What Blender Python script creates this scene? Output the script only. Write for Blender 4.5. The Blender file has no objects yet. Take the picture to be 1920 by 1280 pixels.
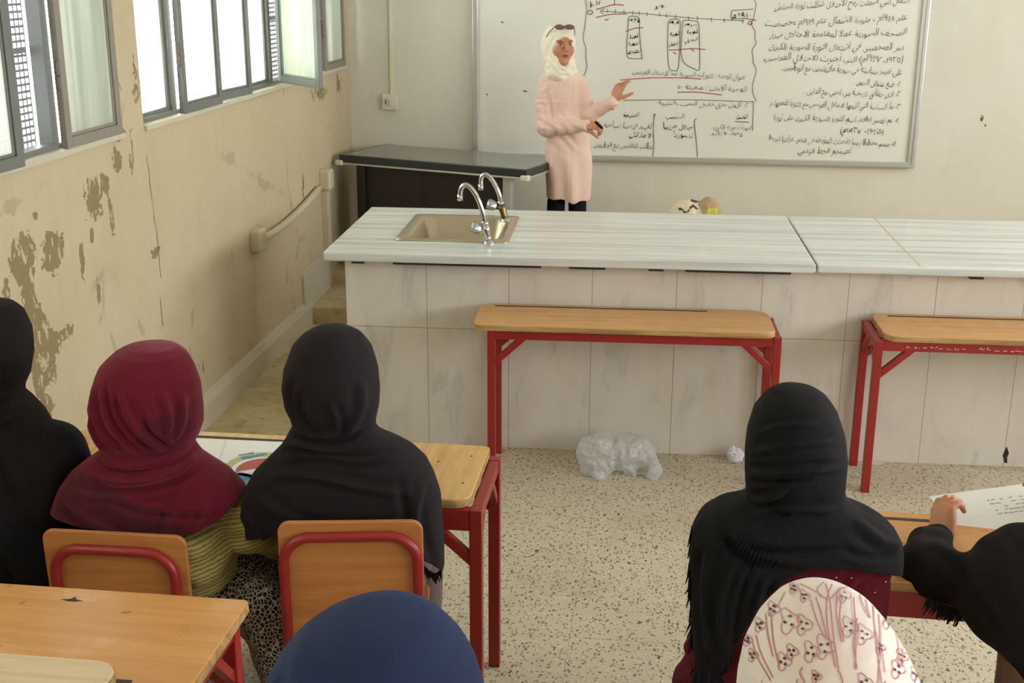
import bpy, bmesh, math, random
import numpy as np
from mathutils import Vector, Matrix, noise
from mathutils.bvhtree import BVHTree

SC = bpy.context.scene
COL = SC.collection
PI = math.pi
random.seed(4)

# ------------------------------------------------------------------ camera
F_PX = 2300.0
CAM_Z = 2.29
CX = Vector((0.99204896, 0.0405037, -0.11915666))      # world X expressed in camera axes (right, down, forward)
CY = Vector((0.12579442, -0.29035826, 0.94861364))
CZ = Vector((0.00382424, -0.95606042, -0.29314475))
cam = bpy.data.cameras.new('camera')
cam.sensor_width = 36.0
cam.lens = F_PX / 1920 * 36.0
cam.clip_start = 0.05
cam_o = bpy.data.objects.new('camera', cam)
COL.objects.link(cam_o)
r_ = Vector((CX[0], CY[0], CZ[0])); d_ = Vector((CX[1], CY[1], CZ[1])); f_ = Vector((CX[2], CY[2], CZ[2]))
m_ = Matrix.Identity(4)
for i in range(3):
    m_[i][0] = r_[i]; m_[i][1] = -d_[i]; m_[i][2] = -f_[i]
m_[2][3] = CAM_Z
cam_o.matrix_world = m_
SC.camera = cam_o

# ------------------------------------------------------------------ exposure, sky, sun
SC.view_settings.view_transform = 'Standard'
SC.view_settings.look = 'None'
SC.view_settings.gamma = 1.0
SC.view_settings.use_curve_mapping = False
SC.view_settings.exposure = 0.74
WORLD_STRENGTH = 9.0
wd = bpy.data.worlds.new('sky')
SC.world = wd
wd.use_nodes = True
_bg = wd.node_tree.nodes['Background']
_bg.inputs[0].default_value = (0.93, 0.965, 1.0, 1)
_bg.inputs[1].default_value = WORLD_STRENGTH
SC.cycles.max_bounces = 10
SC.cycles.diffuse_bounces = 6
SC.cycles.transparent_max_bounces = 12
SC.cycles.sample_clamp_indirect = 6.0


def portal(name, loc, rot, sx, sy):
    l = bpy.data.lights.new(name, 'AREA'); l.shape = 'RECTANGLE'; l.size = sx; l.size_y = sy
    l.cycles.is_portal = True
    o = bpy.data.objects.new(name, l); COL.objects.link(o); o.location = loc; o.rotation_euler = rot
    return o


# openings in the walls through which the sky lights the room: (from, to) along y, sill and head heights
SILL, HEAD = 1.60, 2.85
XL = -2.28            # left wall face
XR = 4.9              # right wall face
YB = 8.76             # back wall face
YR = -3.2             # rear wall face
CEIL = 3.55
LEFT_OPEN = [(-2.4, -0.2), (0.4, 2.6), (2.95, 4.95), (5.17, 8.64)]
RIGHT_FILL_OPEN = [(-2.4, 0.4), (1.2, 4.0), (4.8, 7.6)]  # unseen right-wall windows, added to fill the room with daylight
for a, b in LEFT_OPEN:
    portal('sky_portal', (XL - 0.24, (a + b) / 2, (SILL + HEAD) / 2), (0, -PI / 2, 0), HEAD - SILL, b - a)
for a, b in RIGHT_FILL_OPEN:
    portal('sky_portal', (XR + 0.24, (a + b) / 2, (SILL + HEAD) / 2), (0, PI / 2, 0), HEAD - SILL, b - a)


def at(px, py, x=None, y=None, z=None):
    """photo pixel -> the point where that line of sight meets a plane of the room"""
    v = Vector((px - 960, py - 640, F_PX))
    d = Vector((CX.dot(v), CY.dot(v), CZ.dot(v)))
    o = Vector((0, 0, CAM_Z))
    t = x / d[0] if x is not None else y / d[1] if y is not None else (z - CAM_Z) / d[2]
    return o + d * t


# ------------------------------------------------------------------ material helpers
def hexc(r, g, b):
    f = lambda c: (c / 255 / 12.92) if c / 255 <= 0.04045 else ((c / 255 + 0.055) / 1.055) ** 2.4
    return (f(r), f(g), f(b), 1)


class NT:
    def __init__(s, name):
        s.m = bpy.data.materials.new(name); s.m.use_nodes = True
        s.t = s.m.node_tree; s.n = s.t.nodes; s.b = s.n['Principled BSDF']; s.out = s.n['Material Output']
        s._c = None

    def new(s, typ, **k):
        n = s.n.new(typ)
        for a, v in k.items(): setattr(n, a, v)
        return n

    def link(s, a, b): s.t.links.new(a, b)

    def co(s, kind='Object'):
        if s._c is None: s._c = s.new('ShaderNodeTexCoord')
        return s._c.outputs[kind]

    def mapping(s, scale=(1, 1, 1), loc=(0, 0, 0), rot=(0, 0, 0), src=None):
        n = s.new('ShaderNodeMapping')
        n.inputs['Scale'].default_value = scale; n.inputs['Location'].default_value = loc; n.inputs['Rotation'].default_value = rot
        s.link(src or s.co(), n.inputs['Vector']); return n.outputs[0]

    def noise(s, scale, detail=4, rough=0.55, vec=None, dist=0.0):
        n = s.new('ShaderNodeTexNoise'); n.inputs['Scale'].default_value = scale; n.inputs['Detail'].default_value = detail
        n.inputs['Roughness'].default_value = rough; n.inputs['Distortion'].default_value = dist
        s.link(vec or s.co(), n.inputs['Vector']); return n.outputs['Fac']

    def voro(s, scale, vec=None, feature='F1', out='Distance', rnd=1.0):
        n = s.new('ShaderNodeTexVoronoi'); n.feature = feature; n.inputs['Scale'].default_value = scale
        n.inputs['Randomness'].default_value = rnd
        s.link(vec or s.co(), n.inputs['Vector']); return n.outputs[out]

    def ramp(s, fac, stops, interp='LINEAR'):
        n = s.new('ShaderNodeValToRGB'); n.color_ramp.interpolation = interp
        e = n.color_ramp.elements
        while len(e) < len(stops): e.new(0.5)
        for i, (p, c) in enumerate(stops):
            e[i].position = p; e[i].color = c if len(c) == 4 else tuple(c) + (1,)
        s.link(fac, n.inputs['Fac']); return n.outputs['Color']

    def mix(s, fac, a, b, mode='MIX'):
        n = s.new('ShaderNodeMix', data_type='RGBA', blend_type=mode)
        for sock, v in ((n.inputs[0], fac), (n.inputs[6], a), (n.inputs[7], b)):
            if hasattr(v, 'is_output'): s.link(v, sock)
            elif sock is n.inputs[0]: sock.default_value = v
            else: sock.default_value = v if len(v) == 4 else tuple(v) + (1,)
        return n.outputs[2]

    def math(s, op, a, b=None, c=None, clamp=False):
        n = s.new('ShaderNodeMath', operation=op, use_clamp=clamp)
        for i, v in enumerate((a, b, c)):
            if v is None: continue
            if hasattr(v, 'is_output'): s.link(v, n.inputs[i])
            else: n.inputs[i].default_value = v
        return n.outputs[0]

    def xyz(s, vec=None):
        n = s.new('ShaderNodeSeparateXYZ'); s.link(vec or s.co(), n.inputs[0]); return n.outputs

    def color(s, c):
        if hasattr(c, 'is_output'): s.link(c, s.b.inputs['Base Color'])
        else: s.b.inputs['Base Color'].default_value = c
        return s

    def rough(s, r):
        if hasattr(r, 'is_output'): s.link(r, s.b.inputs['Roughness'])
        else: s.b.inputs['Roughness'].default_value = r
        return s

    def spec(s, v): s.b.inputs['Specular IOR Level'].default_value = v; return s
    def metal(s, v): s.b.inputs['Metallic'].default_value = v; return s
    def sheen(s, v, tint=(1, 1, 1, 1)):
        s.b.inputs['Sheen Weight'].default_value = v; s.b.inputs['Sheen Tint'].default_value = tint; return s

    def bump(s, h, strength=0.3, dist=0.01):
        n = s.new('ShaderNodeBump'); n.inputs['Strength'].default_value = strength; n.inputs['Distance'].default_value = dist
        s.link(h, n.inputs['Height']); s.link(n.outputs[0], s.b.inputs['Normal']); return s


M = {}


def simple(name, c, rough=0.5, metal=0.0, var=0.12, scale=8.0, spec=0.5, bump=0.0, bscale=60):
    t = NT(name)
    dark = tuple(v * (1 - var) for v in c[:3]) + (1,)
    t.color(t.mix(t.noise(scale), c, dark)).rough(rough).metal(metal).spec(spec)
    if bump: t.bump(t.noise(bscale, 3), bump, 0.004)
    M[name] = t.m
    return t.m


def fabric(name, c, c2=None, weave=900, sheen=0.25, rough=0.9, wr=0.35):
    t = NT(name)
    c2 = c2 or tuple(v * 0.72 for v in c[:3]) + (1,)
    t.color(t.mix(t.noise(5, 3), c, c2)).rough(rough).spec(0.2).sheen(sheen, tuple(min(1, v * 1.5 + .05) for v in c[:3]) + (1,))
    h = t.math('ADD', t.math('MULTIPLY', t.noise(22, 4, vec=t.mapping((1, 1, 0.45))), 1.0), t.math('MULTIPLY', t.noise(weave, 2), 0.12))
    t.bump(h, wr, 0.02)
    M[name] = t.m
    return t.m


# plaster with peeled patches; blobs = [(y, z, ry, rz, strength)] on the wall plane
def plaster(name, base, base2, peel, blobs=(), axis=1, cracks=True):
    t = NT(name)
    n1 = t.noise(1.3, 5, 0.6); n2 = t.noise(14, 5, 0.6)
    c = t.mix(t.ramp(n1, [(0.35, (0, 0, 0)), (0.7, (1, 1, 1))]), base, base2)
    c = t.mix(t.math('MULTIPLY', t.ramp(n2, [(0.45, (0, 0, 0)), (0.75, (1, 1, 1))]), 0.25), c, tuple(v * 0.86 for v in base[:3]) + (1,))
    # faint vertical runs of paint
    runs = t.noise(9, 3, 0.5, vec=t.mapping((1, 1, 0.08)))
    c = t.mix(t.math('MULTIPLY', t.ramp(runs, [(0.5, (0, 0, 0)), (0.68, (1, 1, 1))]), 0.20 if blobs and axis == 1 else 0.10), c, tuple(min(1, v * 1.18) for v in base[:3]) + (1,))
    h = t.math('MULTIPLY', n2, 0.25)
    if blobs:
        s = t.xyz()
        acc = None
        for (y, z, ry, rz, k) in blobs:
            dy = t.math('MULTIPLY', t.math('SUBTRACT', s[axis], y), 1 / ry)
            dz = t.math('MULTIPLY', t.math('SUBTRACT', s[2], z), 1 / rz)
            q = t.math('SQRT', t.math('ADD', t.math('MULTIPLY', dy, dy), t.math('MULTIPLY', dz, dz)))
            v = t.math('MULTIPLY', t.math('SUBTRACT', 1.0, q), k)
            acc = v if acc is None else t.math('MAXIMUM', acc, v)
        nn = t.noise(15, 7, 0.66, dist=0.9)
        g = t.math('ADD', acc, t.math('MULTIPLY', t.math('SUBTRACT', nn, 0.5), 5.6))
        mask = t.ramp(t.math('ADD', t.math('MULTIPLY', g, 0.5), 0.5), [(0.60, (0, 0, 0)), (0.63, (1, 1, 1))])
        edge = t.ramp(t.math('ADD', t.math('MULTIPLY', g, 0.5), 0.5), [(0.50, (0, 0, 0)), (0.60, (1, 1, 1)), (0.63, (0, 0, 0))])
        c = t.mix(t.math('MULTIPLY', edge, 0.45), c, tuple(min(1, v * 1.25) for v in base2[:3]) + (1,))
        mask = t.math('MULTIPLY', mask, t.ramp(t.noise(26, 5, .6, vec=t.mapping((1, 1.2, .6), (4, 2, 1))), [(.40, (0, 0, 0)), (.43, (1, 1, 1))]))
        pc = t.mix(t.noise(30, 4), peel, tuple(v * 0.72 for v in peel[:3]) + (1,))
        c = t.mix(mask, c, pc)
        h = t.math('SUBTRACT', h, t.math('MULTIPLY', mask, 1.0))
    if cracks:
        v = t.voro(1.1, vec=t.mapping((1, 1, 0.6), src=None), feature='DISTANCE_TO_EDGE')
        line = t.ramp(t.math('ADD', v, t.math('MULTIPLY', t.math('SUBTRACT', t.noise(7, 5), 0.5), 0.12)), [(0.0, (1, 1, 1)), (0.006, (0, 0, 0))])
        gate = t.ramp(t.noise(1.7, 2), [(0.5, (0, 0, 0)), (0.56, (1, 1, 1))])
        c = t.mix(t.math('MULTIPLY', t.math('MULTIPLY', line, gate), 0.5), c, tuple(v * 0.6 for v in base[:3]) + (1,))
    t.color(c).rough(0.75).spec(0.25).bump(h, 0.5, 0.004)
    M[name] = t.m


def wood(name, c, c2, scale=1.0, axis=0, rough=0.45, ring=0.5):
    t = NT(name)
    sc = [22, 22, 22]; sc[axis] = 1.6
    n = t.noise(1.4 * scale, 6, 0.6, vec=t.mapping(tuple(sc)), dist=0.6)
    col = t.mix(t.ramp(n, [(0.42, (0, 0, 0)), (0.62, (1, 1, 1))]), c, c2)
    col = t.mix(t.math('MULTIPLY', t.noise(3, 3), 0.3), col, tuple(v * 0.88 for v in c[:3]) + (1,))
    # scratches and ink
    sp = t.ramp(t.voro(6, out='Distance'), [(0.02, (1, 1, 1)), (0.035, (0, 0, 0))])
    col = t.mix(t.math('MULTIPLY', sp, 0.35), col, (0.10, 0.07, 0.05, 1))
    t.color(col).rough(t.ramp(t.noise(12), [(0.3, (rough - .1,) * 3), (0.8, (rough + .12,) * 3)])).bump(n, 0.08, 0.002)
    M[name] = t.m


# ------------------------------------------------------------------ mesh helpers
def tag(o, label=None, cat=None, group=None, kind=None):
    if label: o['label'] = label
    if cat: o['category'] = cat
    if group: o['group'] = group
    if kind: o['kind'] = kind
    return o


def empty(name, loc=(0, 0, 0), rz=0.0, label=None, cat=None, group=None, kind=None):
    o = bpy.data.objects.new(name, None); COL.objects.link(o)
    o.location = loc; o.rotation_euler = (0, 0, rz); o.empty_display_size = 0.1
    return tag(o, label, cat, group, kind)


def link(name, me, mats, parent=None, smooth=False, bevel=0.0, bseg=2):
    for m in (mats if isinstance(mats, (list, tuple)) else [mats]):
        me.materials.append(m)
    if smooth:
        me.polygons.foreach_set('use_smooth', [True] * len(me.polygons))
    o = bpy.data.objects.new(name, me); COL.objects.link(o)
    if parent is not None: o.parent = parent
    if bevel:
        b = o.modifiers.new('bevel', 'BEVEL'); b.width = bevel; b.segments = bseg; b.limit_method = 'ANGLE'; b.angle_limit = 0.6
        b.harden_normals = False
    return o


class MB:
    """collects shapes and links them as ONE mesh object"""
    def __init__(s): s.bm = bmesh.new(); s.mi = 0

    def _done(s, n0):
        for f in list(s.bm.faces)[n0:]: f.material_index = s.mi

    def box(s, x0, x1, y0, y1, z0, z1, mat=None):
        n0 = len(s.bm.faces)
        v = [s.bm.verts.new(Vector(p) if mat is None else mat @ Vector(p)) for p in
             [(x0, y0, z0), (x1, y0, z0), (x1, y1, z0), (x0, y1, z0), (x0, y0, z1), (x1, y0, z1), (x1, y1, z1), (x0, y1, z1)]]
        for q in [(0, 3, 2, 1), (4, 5, 6, 7), (0, 1, 5, 4), (1, 2, 6, 5), (2, 3, 7, 6), (3, 0, 4, 7)]:
            s.bm.faces.new([v[i] for i in q])
        s._done(n0); return s

    def bar(s, a, b, w, h=None, up=(0, 0, 1)):
        """rectangular bar from a to b"""
        a, b = Vector(a), Vector(b); h = h or w
        d = (b - a).normalized(); u = Vector(up)
        if abs(d.dot(u)) > 0.98: u = Vector((0, 1, 0))
        sx = d.cross(u).normalized(); sy = sx.cross(d).normalized()
        n0 = len(s.bm.faces); v = []
        for p in (a, b):
            for i, j in ((-1, -1), (1, -1), (1, 1), (-1, 1)):
                v.append(s.bm.verts.new(p + sx * i * w / 2 + sy * j * h / 2))
        for q in [(3, 2, 1, 0), (4, 5, 6, 7), (0, 1, 5, 4), (1, 2, 6, 5), (2, 3, 7, 6), (3, 0, 4, 7)]:
            s.bm.faces.new([v[i] for i in q])
        s._done(n0); return s

    def tube(s, pts, r, seg=10, cap=True):
        pts = [Vector(p) for p in pts]; n = len(pts)
        rr = r if isinstance(r, (list, tuple)) else [r] * n
        n0 = len(s.bm.faces); rings = []; prev = None
        for i, p in enumerate(pts):
            d = (pts[min(i + 1, n - 1)] - pts[max(i - 1, 0)])
            d = d.normalized() if d.length > 1e-9 else Vector((0, 0, 1))
            if prev is None:
                u = Vector((0, 0, 1)) if abs(d.z) < 0.9 else Vector((1, 0, 0))
            else: u = prev
            sx = d.cross(u)
            if sx.length < 1e-6: sx = d.cross(Vector((0, 1, 0)))
            sx.normalize(); sy = sx.cross(d).normalized(); prev = sy
            rings.append([s.bm.verts.new(p + (sx * math.cos(2 * PI * k / seg) + sy * math.sin(2 * PI * k / seg)) * rr[i]) for k in range(seg)])
        for a, b in zip(rings, rings[1:]):
            for k in range(seg):
                s.bm.faces.new((a[k], a[(k + 1) % seg], b[(k + 1) % seg], b[k]))
        if cap:
            s.bm.faces.new(rings[0][::-1]); s.bm.faces.new(rings[-1])
        s._done(n0); return s

    def prism(s, poly, axis, a, b, mat=None):
        """extrude a closed 2-D outline along an axis"""
        def P(u, v, w):
            p = {'z': (u, v, w), 'y': (u, w, v), 'x': (w, u, v)}[axis]
            return Vector(p) if mat is None else mat @ Vector(p)
        n0 = len(s.bm.faces)
        lo = [s.bm.verts.new(P(u, v, a)) for u, v in poly]; hi = [s.bm.verts.new(P(u, v, b)) for u, v in poly]
        k = len(poly)
        for i in range(k):
            s.bm.faces.new((lo[i], lo[(i + 1) % k], hi[(i + 1) % k], hi[i]))
        s.bm.faces.new(lo[::-1]); s.bm.faces.new(hi)
        s._done(n0); return s

    def lathe(s, prof, c=(0, 0, 0), seg=20, mat=None):
        n0 = len(s.bm.faces); rings = []
        for r, z in prof:
            ring = []
            for k in range(seg):
                p = Vector((c[0] + r * math.cos(2 * PI * k / seg), c[1] + r * math.sin(2 * PI * k / seg), c[2] + z))
                ring.append(s.bm.verts.new(p if mat is None else mat @ p))
            rings.append(ring)
        for a, b in zip(rings, rings[1:]):
            for k in range(seg):
                s.bm.faces.new((a[k], a[(k + 1) % seg], b[(k + 1) % seg], b[k]))
        s.bm.faces.new(rings[0][::-1]); s.bm.faces.new(rings[-1])
        s._done(n0); return s

    def build(s, name, mats, parent=None, smooth=False, bevel=0.0, bseg=2, recalc=True):
        if recalc: bmesh.ops.recalc_face_normals(s.bm, faces=s.bm.faces[:])
        me = bpy.data.meshes.new(name); s.bm.to_mesh(me); s.bm.free()
        return link(name, me, mats, parent, smooth, bevel, bseg)


def round_rect(x0, x1, y0, y1, r, seg=5):
    """outline of a rounded rectangle; r = one radius or four (x0y0, x1y0, x1y1, x0y1)"""
    rs = r if isinstance(r, (list, tuple)) else [r] * 4
    pts = []
    for (cx, cy, a0, rr) in ((x0, y0, PI, rs[0]), (x1, y0, 1.5 * PI, rs[1]), (x1, y1, 0, rs[2]), (x0, y1, 0.5 * PI, rs[3])):
        ox = cx + (rr if cx == x0 else -rr); oy = cy + (rr if cy == y0 else -rr)
        for k in range(seg + 1):
            a = a0 + k / seg * PI / 2
            pts.append((ox + rr * math.cos(a), oy + rr * math.sin(a)))
    return pts


# ---- implicit surfaces, for cloth and bodies
def v3(p): return np.array(p, np.float32)


def s_ell(P, c, r, rot=None):
    q = P - v3(c)
    if rot is not None: q = q @ rot
    r = v3(r)
    k = np.linalg.norm(q / r, axis=-1)
    k2 = np.linalg.norm(q / (r * r), axis=-1) + 1e-9
    return k * (k - 1.0) / k2


def s_cap(P, a, b, ra, rb=None, flat=None):
    rb = ra if rb is None else rb
    a, b = v3(a), v3(b)
    ab = b - a
    t = np.clip(((P - a) @ ab) / max(float(ab @ ab), 1e-9), 0, 1)
    q = P - (a + t[..., None] * ab)
    if flat is not None: q = q / v3(flat)
    return np.linalg.norm(q, axis=-1) - (ra + (rb - ra) * t)


def s_un(a, b, k):
    h = np.clip(0.5 + 0.5 * (b - a) / k, 0, 1)
    return b * (1 - h) + a * h - k * h * (1 - h)


def s_all(ds, k):
    d = ds[0]
    for e in ds[1:]: d = s_un(d, e, k)
    return d


def s_cut(a, b, k):          # a minus b
    return -s_un(-a, b, k)


def chain(P, pts, rs, k=0.02, flat=None):
    return s_all([s_cap(P, pts[i], pts[i + 1], rs[i], rs[i + 1], flat) for i in range(len(pts) - 1)], k)


def rotz(a):
    c, s = math.cos(a), math.sin(a)
    return np.array([[c, -s, 0], [s, c, 0], [0, 0, 1]], np.float32)


def nets(fn, lo, hi, res):
    """naive surface nets of fn < 0; returns vertices and quads"""
    n = [int(math.ceil((hi[i] - lo[i]) / res)) + 1 for i in range(3)]
    ax = [np.arange(n[i], dtype=np.float32) * res + lo[i] for i in range(3)]
    D = np.empty(n, np.float32)
    step = max(1, int(400000 / (n[1] * n[2])))
    for i in range(0, n[0], step):
        X, Y, Z = np.meshgrid(ax[0][i:i + step], ax[1], ax[2], indexing='ij')
        D[i:i + step] = fn(np.stack([X, Y, Z], -1))
    S = D < 0
    nc = [k - 1 for k in n]
    N = nc[0] * nc[1] * nc[2]
    acc = np.zeros((N, 3)); cnt = np.zeros(N); quads = []
    for a in range(3):
        s0 = [slice(None)] * 3; s1 = [slice(None)] * 3
        s0[a] = slice(0, -1); s1[a] = slice(1, None)
        s0, s1 = tuple(s0), tuple(s1)
        I = np.argwhere(S[s0] != S[s1])
        if not len(I): continue
        J = I.copy(); J[:, a] += 1
        d0 = D[tuple(I.T)]; d1 = D[tuple(J.T)]
        t = d0 / (d0 - d1)
        pos = I.astype(float); pos[:, a] += t
        b, c = (a + 1) % 3, (a + 2) % 3
        ok = (I[:, b] > 0) & (I[:, c] > 0) & (I[:, b] < nc[b]) & (I[:, c] < nc[c])
        I, pos, d0 = I[ok], pos[ok], d0[ok]
        q = []
        for ob, oc in ((-1, -1), (0, -1), (0, 0), (-1, 0)):
            K = I.copy(); K[:, b] += ob; K[:, c] += oc
            idx = (K[:, 0] * nc[1] + K[:, 1]) * nc[2] + K[:, 2]
            np.add.at(acc, idx, pos); np.add.at(cnt, idx, 1)
            q.append(idx)
        q = np.stack(q, 1)
        flip = d0 > 0
        q[flip] = q[flip][:, ::-1]
        quads.append(q)
    Q = np.concatenate(quads)
    used = np.unique(Q)
    remap = np.zeros(N, np.int64); remap[used] = np.arange(len(used))
    V = acc[used] / cnt[used][:, None] * res + v3(lo)
    return V, remap[Q]


def np_mesh(name, V, Q):
    me = bpy.data.meshes.new(name)
    me.from_pydata([tuple(map(float, v)) for v in V], [], [tuple(map(int, q)) for q in Q])
    me.update()
    return me


def relax(V, Q, it=2, lam=0.5):
    E = np.concatenate([Q[:, [0, 1]], Q[:, [1, 2]], Q[:, [2, 3]], Q[:, [3, 0]]])
    for _ in range(it):
        acc = np.zeros_like(V); cnt = np.zeros(len(V))
        for a, b in ((0, 1), (1, 0)):
            np.add.at(acc, E[:, a], V[E[:, b]]); np.add.at(cnt, E[:, a], 1)
        V = V + lam * (acc / cnt[:, None] - V)
    return V


def normals(V, Q):
    n = np.cross(V[Q[:, 2]] - V[Q[:, 0]], V[Q[:, 3]] - V[Q[:, 1]])
    N = np.zeros_like(V)
    for k in range(4): np.add.at(N, Q[:, k], n)
    return N / (np.linalg.norm(N, axis=1)[:, None] + 1e-12)


def paint(me, V, fn):
    """a per-vertex own colour of the thing (print, lips, brows)"""
    c = fn(V)
    ca = me.color_attributes.new('tint', 'FLOAT_COLOR', 'POINT')
    buf = np.ones((len(V), 4), np.float32); buf[:, :3] = c
    ca.data.foreach_set('color', buf.ravel())


def sdf_obj(name, fn, lo, hi, res, mats, parent=None, it=1, disp=None, col=None):
    V, Q = nets(fn, lo, hi, res)
    V = relax(V, Q, it)
    if disp is not None:
        V = V + normals(V, Q) * disp(V)[:, None]
    me = np_mesh(name, V, Q)
    if col: paint(me, V, col)
    return link(name, me, mats, parent, smooth=True)


def join_mesh(name, parts):
    """several (V, Q, material index) into one mesh"""
    Vs, Qs, mi, o = [], [], [], 0
    for V, Q, k in parts:
        Vs.append(V); Qs.append(Q + o); mi += [k] * len(Q); o += len(V)
    V = np.concatenate(Vs); Q = np.concatenate(Qs)
    me = np_mesh(name, V, Q)
    me.polygons.foreach_set('material_index', mi)
    return me, V


def seg_dist(P, pts):
    """distance of 2-D points to a polyline, and the position along it"""
    best = np.full(len(P), 1e9); par = np.zeros(len(P)); n = len(pts) - 1
    for i in range(n):
        a = np.array(pts[i], float); b = np.array(pts[i + 1], float); ab = b - a
        t = np.clip(((P - a) @ ab) / max(ab @ ab, 1e-12), 0, 1)
        d = np.linalg.norm(P - (a + t[:, None] * ab), axis=1)
        w = d < best
        best[w] = d[w]; par[w] = (i + t[w]) / n
    return best, par


def creases(V, N, y, lines):
    """folds pressed into the side turned to the class's rear; lines = [(photo points, width, height)]"""
    P = V[:, [0, 2]]
    out = np.zeros(len(V))
    face = np.clip(-N[:, 1] * 2.0 + 0.55, 0, 1)
    for pts, w, hgt in lines:
        q = [(at(px, py, y=y)[0], at(px, py, y=y)[2]) for px, py in pts]
        # a smooth curve through the points
        q = spline(q, 6)
        d, t = seg_dist(P, q)
        fade = np.clip(np.minimum(t, 1 - t) * 5, 0.0, 1)
        out += hgt * np.exp(-(d / w) ** 2) * fade * face
        out -= hgt * 0.55 * np.exp(-((d - 1.9 * w) / (w * 1.1)) ** 2) * fade * face
    return out * 1.7


def spline(q, k):
    q = [np.array(p, float) for p in q]
    if len(q) < 3: return q
    out = []
    ext = [2 * q[0] - q[1]] + q + [2 * q[-1] - q[-2]]
    for i in range(1, len(ext) - 2):
        p0, p1, p2, p3 = ext[i - 1:i + 3]
        for j in range(k):
            t = j / k
            out.append(0.5 * ((2 * p1) + (-p0 + p2) * t + (2 * p0 - 5 * p1 + 4 * p2 - p3) * t * t + (-p0 + 3 * p1 - 3 * p2 + p3) * t ** 3))
    out.append(q[-1])
    return out


def vnoise(V, sc, seed=0.0):
    return np.array([noise.noise(Vector((v[0] * sc[0] + seed, v[1] * sc[1] - seed, v[2] * sc[2] + 2 * seed))) for v in V])


def loft(rows, hem=None, nseg=96, nring=90, p=1.0):
    """cloth hanging round a vertical axis. rows: (z, xl, xr, yc, back, front, n) from the top down; hem(angle) -> z"""
    R = np.array(sorted(rows, key=lambda r: r[0]), float)
    zt, zb = R[-1, 0], R[0, 0]
    zz = np.linspace(zb, zt, 400)
    cols = []
    if len(R) > 1:      # the top closes like a dome: widths squared run linearly there
        zz = np.linspace(zb, zt, 900)
    for k in range(1, 7):
        c = np.interp(zz, R[:, 0], R[:, k])
        ker = np.hanning(19); ker /= ker.sum()
        e = np.concatenate([np.full(9, c[0]), c, np.full(9, c[-1])])
        cols.append(np.convolve(e, ker, 'valid'))
    top_z = R[-1, 0]; n_ = max(2, min(5, len(R)))
    Zt = R[-5:, 0]
    sq = lambda k: np.sqrt(np.clip(np.interp(zz, Zt, R[-5:, k] ** 2), 0, None))
    m_ = zz >= Zt[0]
    xc_r = (R[-5:, 1] + R[-5:, 2]) / 2; hw_r = (R[-5:, 2] - R[-5:, 1]) / 2
    xcz = np.interp(zz, Zt, xc_r)
    Zx = np.concatenate([Zt[:-1], [Zt[-1] + .0001]]); end = lambda a: np.concatenate([a[:-1] ** 2, [0]])
    hwz = np.sqrt(np.clip(np.interp(zz, Zx, end(hw_r)), 0, None)); bkz = np.sqrt(np.clip(np.interp(zz, Zx, end(R[-5:, 4])), 0, None)); frz = np.sqrt(np.clip(np.interp(zz, Zx, end(R[-5:, 5])), 0, None))
    cols[0] = np.where(m_, xcz - hwz, cols[0]); cols[1] = np.where(m_, xcz + hwz, cols[1]); cols[3] = np.where(m_, bkz, cols[3]); cols[4] = np.where(m_, frz, cols[4])
    th = np.linspace(0, 2 * PI, nseg, endpoint=False)
    zh = np.array([hem(t) if hem else zb for t in th])
    V = np.zeros((nring, nseg, 3))
    for i in range(nring):
        t = (i / (nring - 1)) ** p
        z = zt + (zh - zt) * t
        xl, xr, yc, bk, fr, n = [np.interp(z, zz, c) for c in cols]
        rx = (xr - xl) / 2; xc = (xr + xl) / 2
        top = 1.0 if i else 0.0
        c, s = np.cos(th), np.sin(th)
        ry = np.where(s < 0, bk, fr)
        V[i, :, 0] = xc + rx * np.sign(c) * np.abs(c) ** (2 / n) * top
        V[i, :, 1] = yc + ry * np.sign(s) * np.abs(s) ** (2 / n) * top
        V[i, :, 2] = z
    idx = np.arange(nring * nseg).reshape(nring, nseg)
    a = idx[:-1]; b = idx[1:]
    Q = np.stack([a, b, np.roll(b, -1, 1), np.roll(a, -1, 1)], -1).reshape(-1, 4)
    V = V.reshape(-1, 3)
    return V, Q


def px_rows(Y, data):
    """silhouette measured in the photograph -> loft rows at distance Y; data: (py, pxl, pxr, yc offset, back, front, n)"""
    out = []
    for (py, a, b, yo, bk, fr, n) in data:
        A = at(a, py, y=Y); B = at(b, py, y=Y)
        out.append(((A[2] + B[2]) / 2, A[0], B[0], Y + yo, bk, fr, n))
    return out


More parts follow.
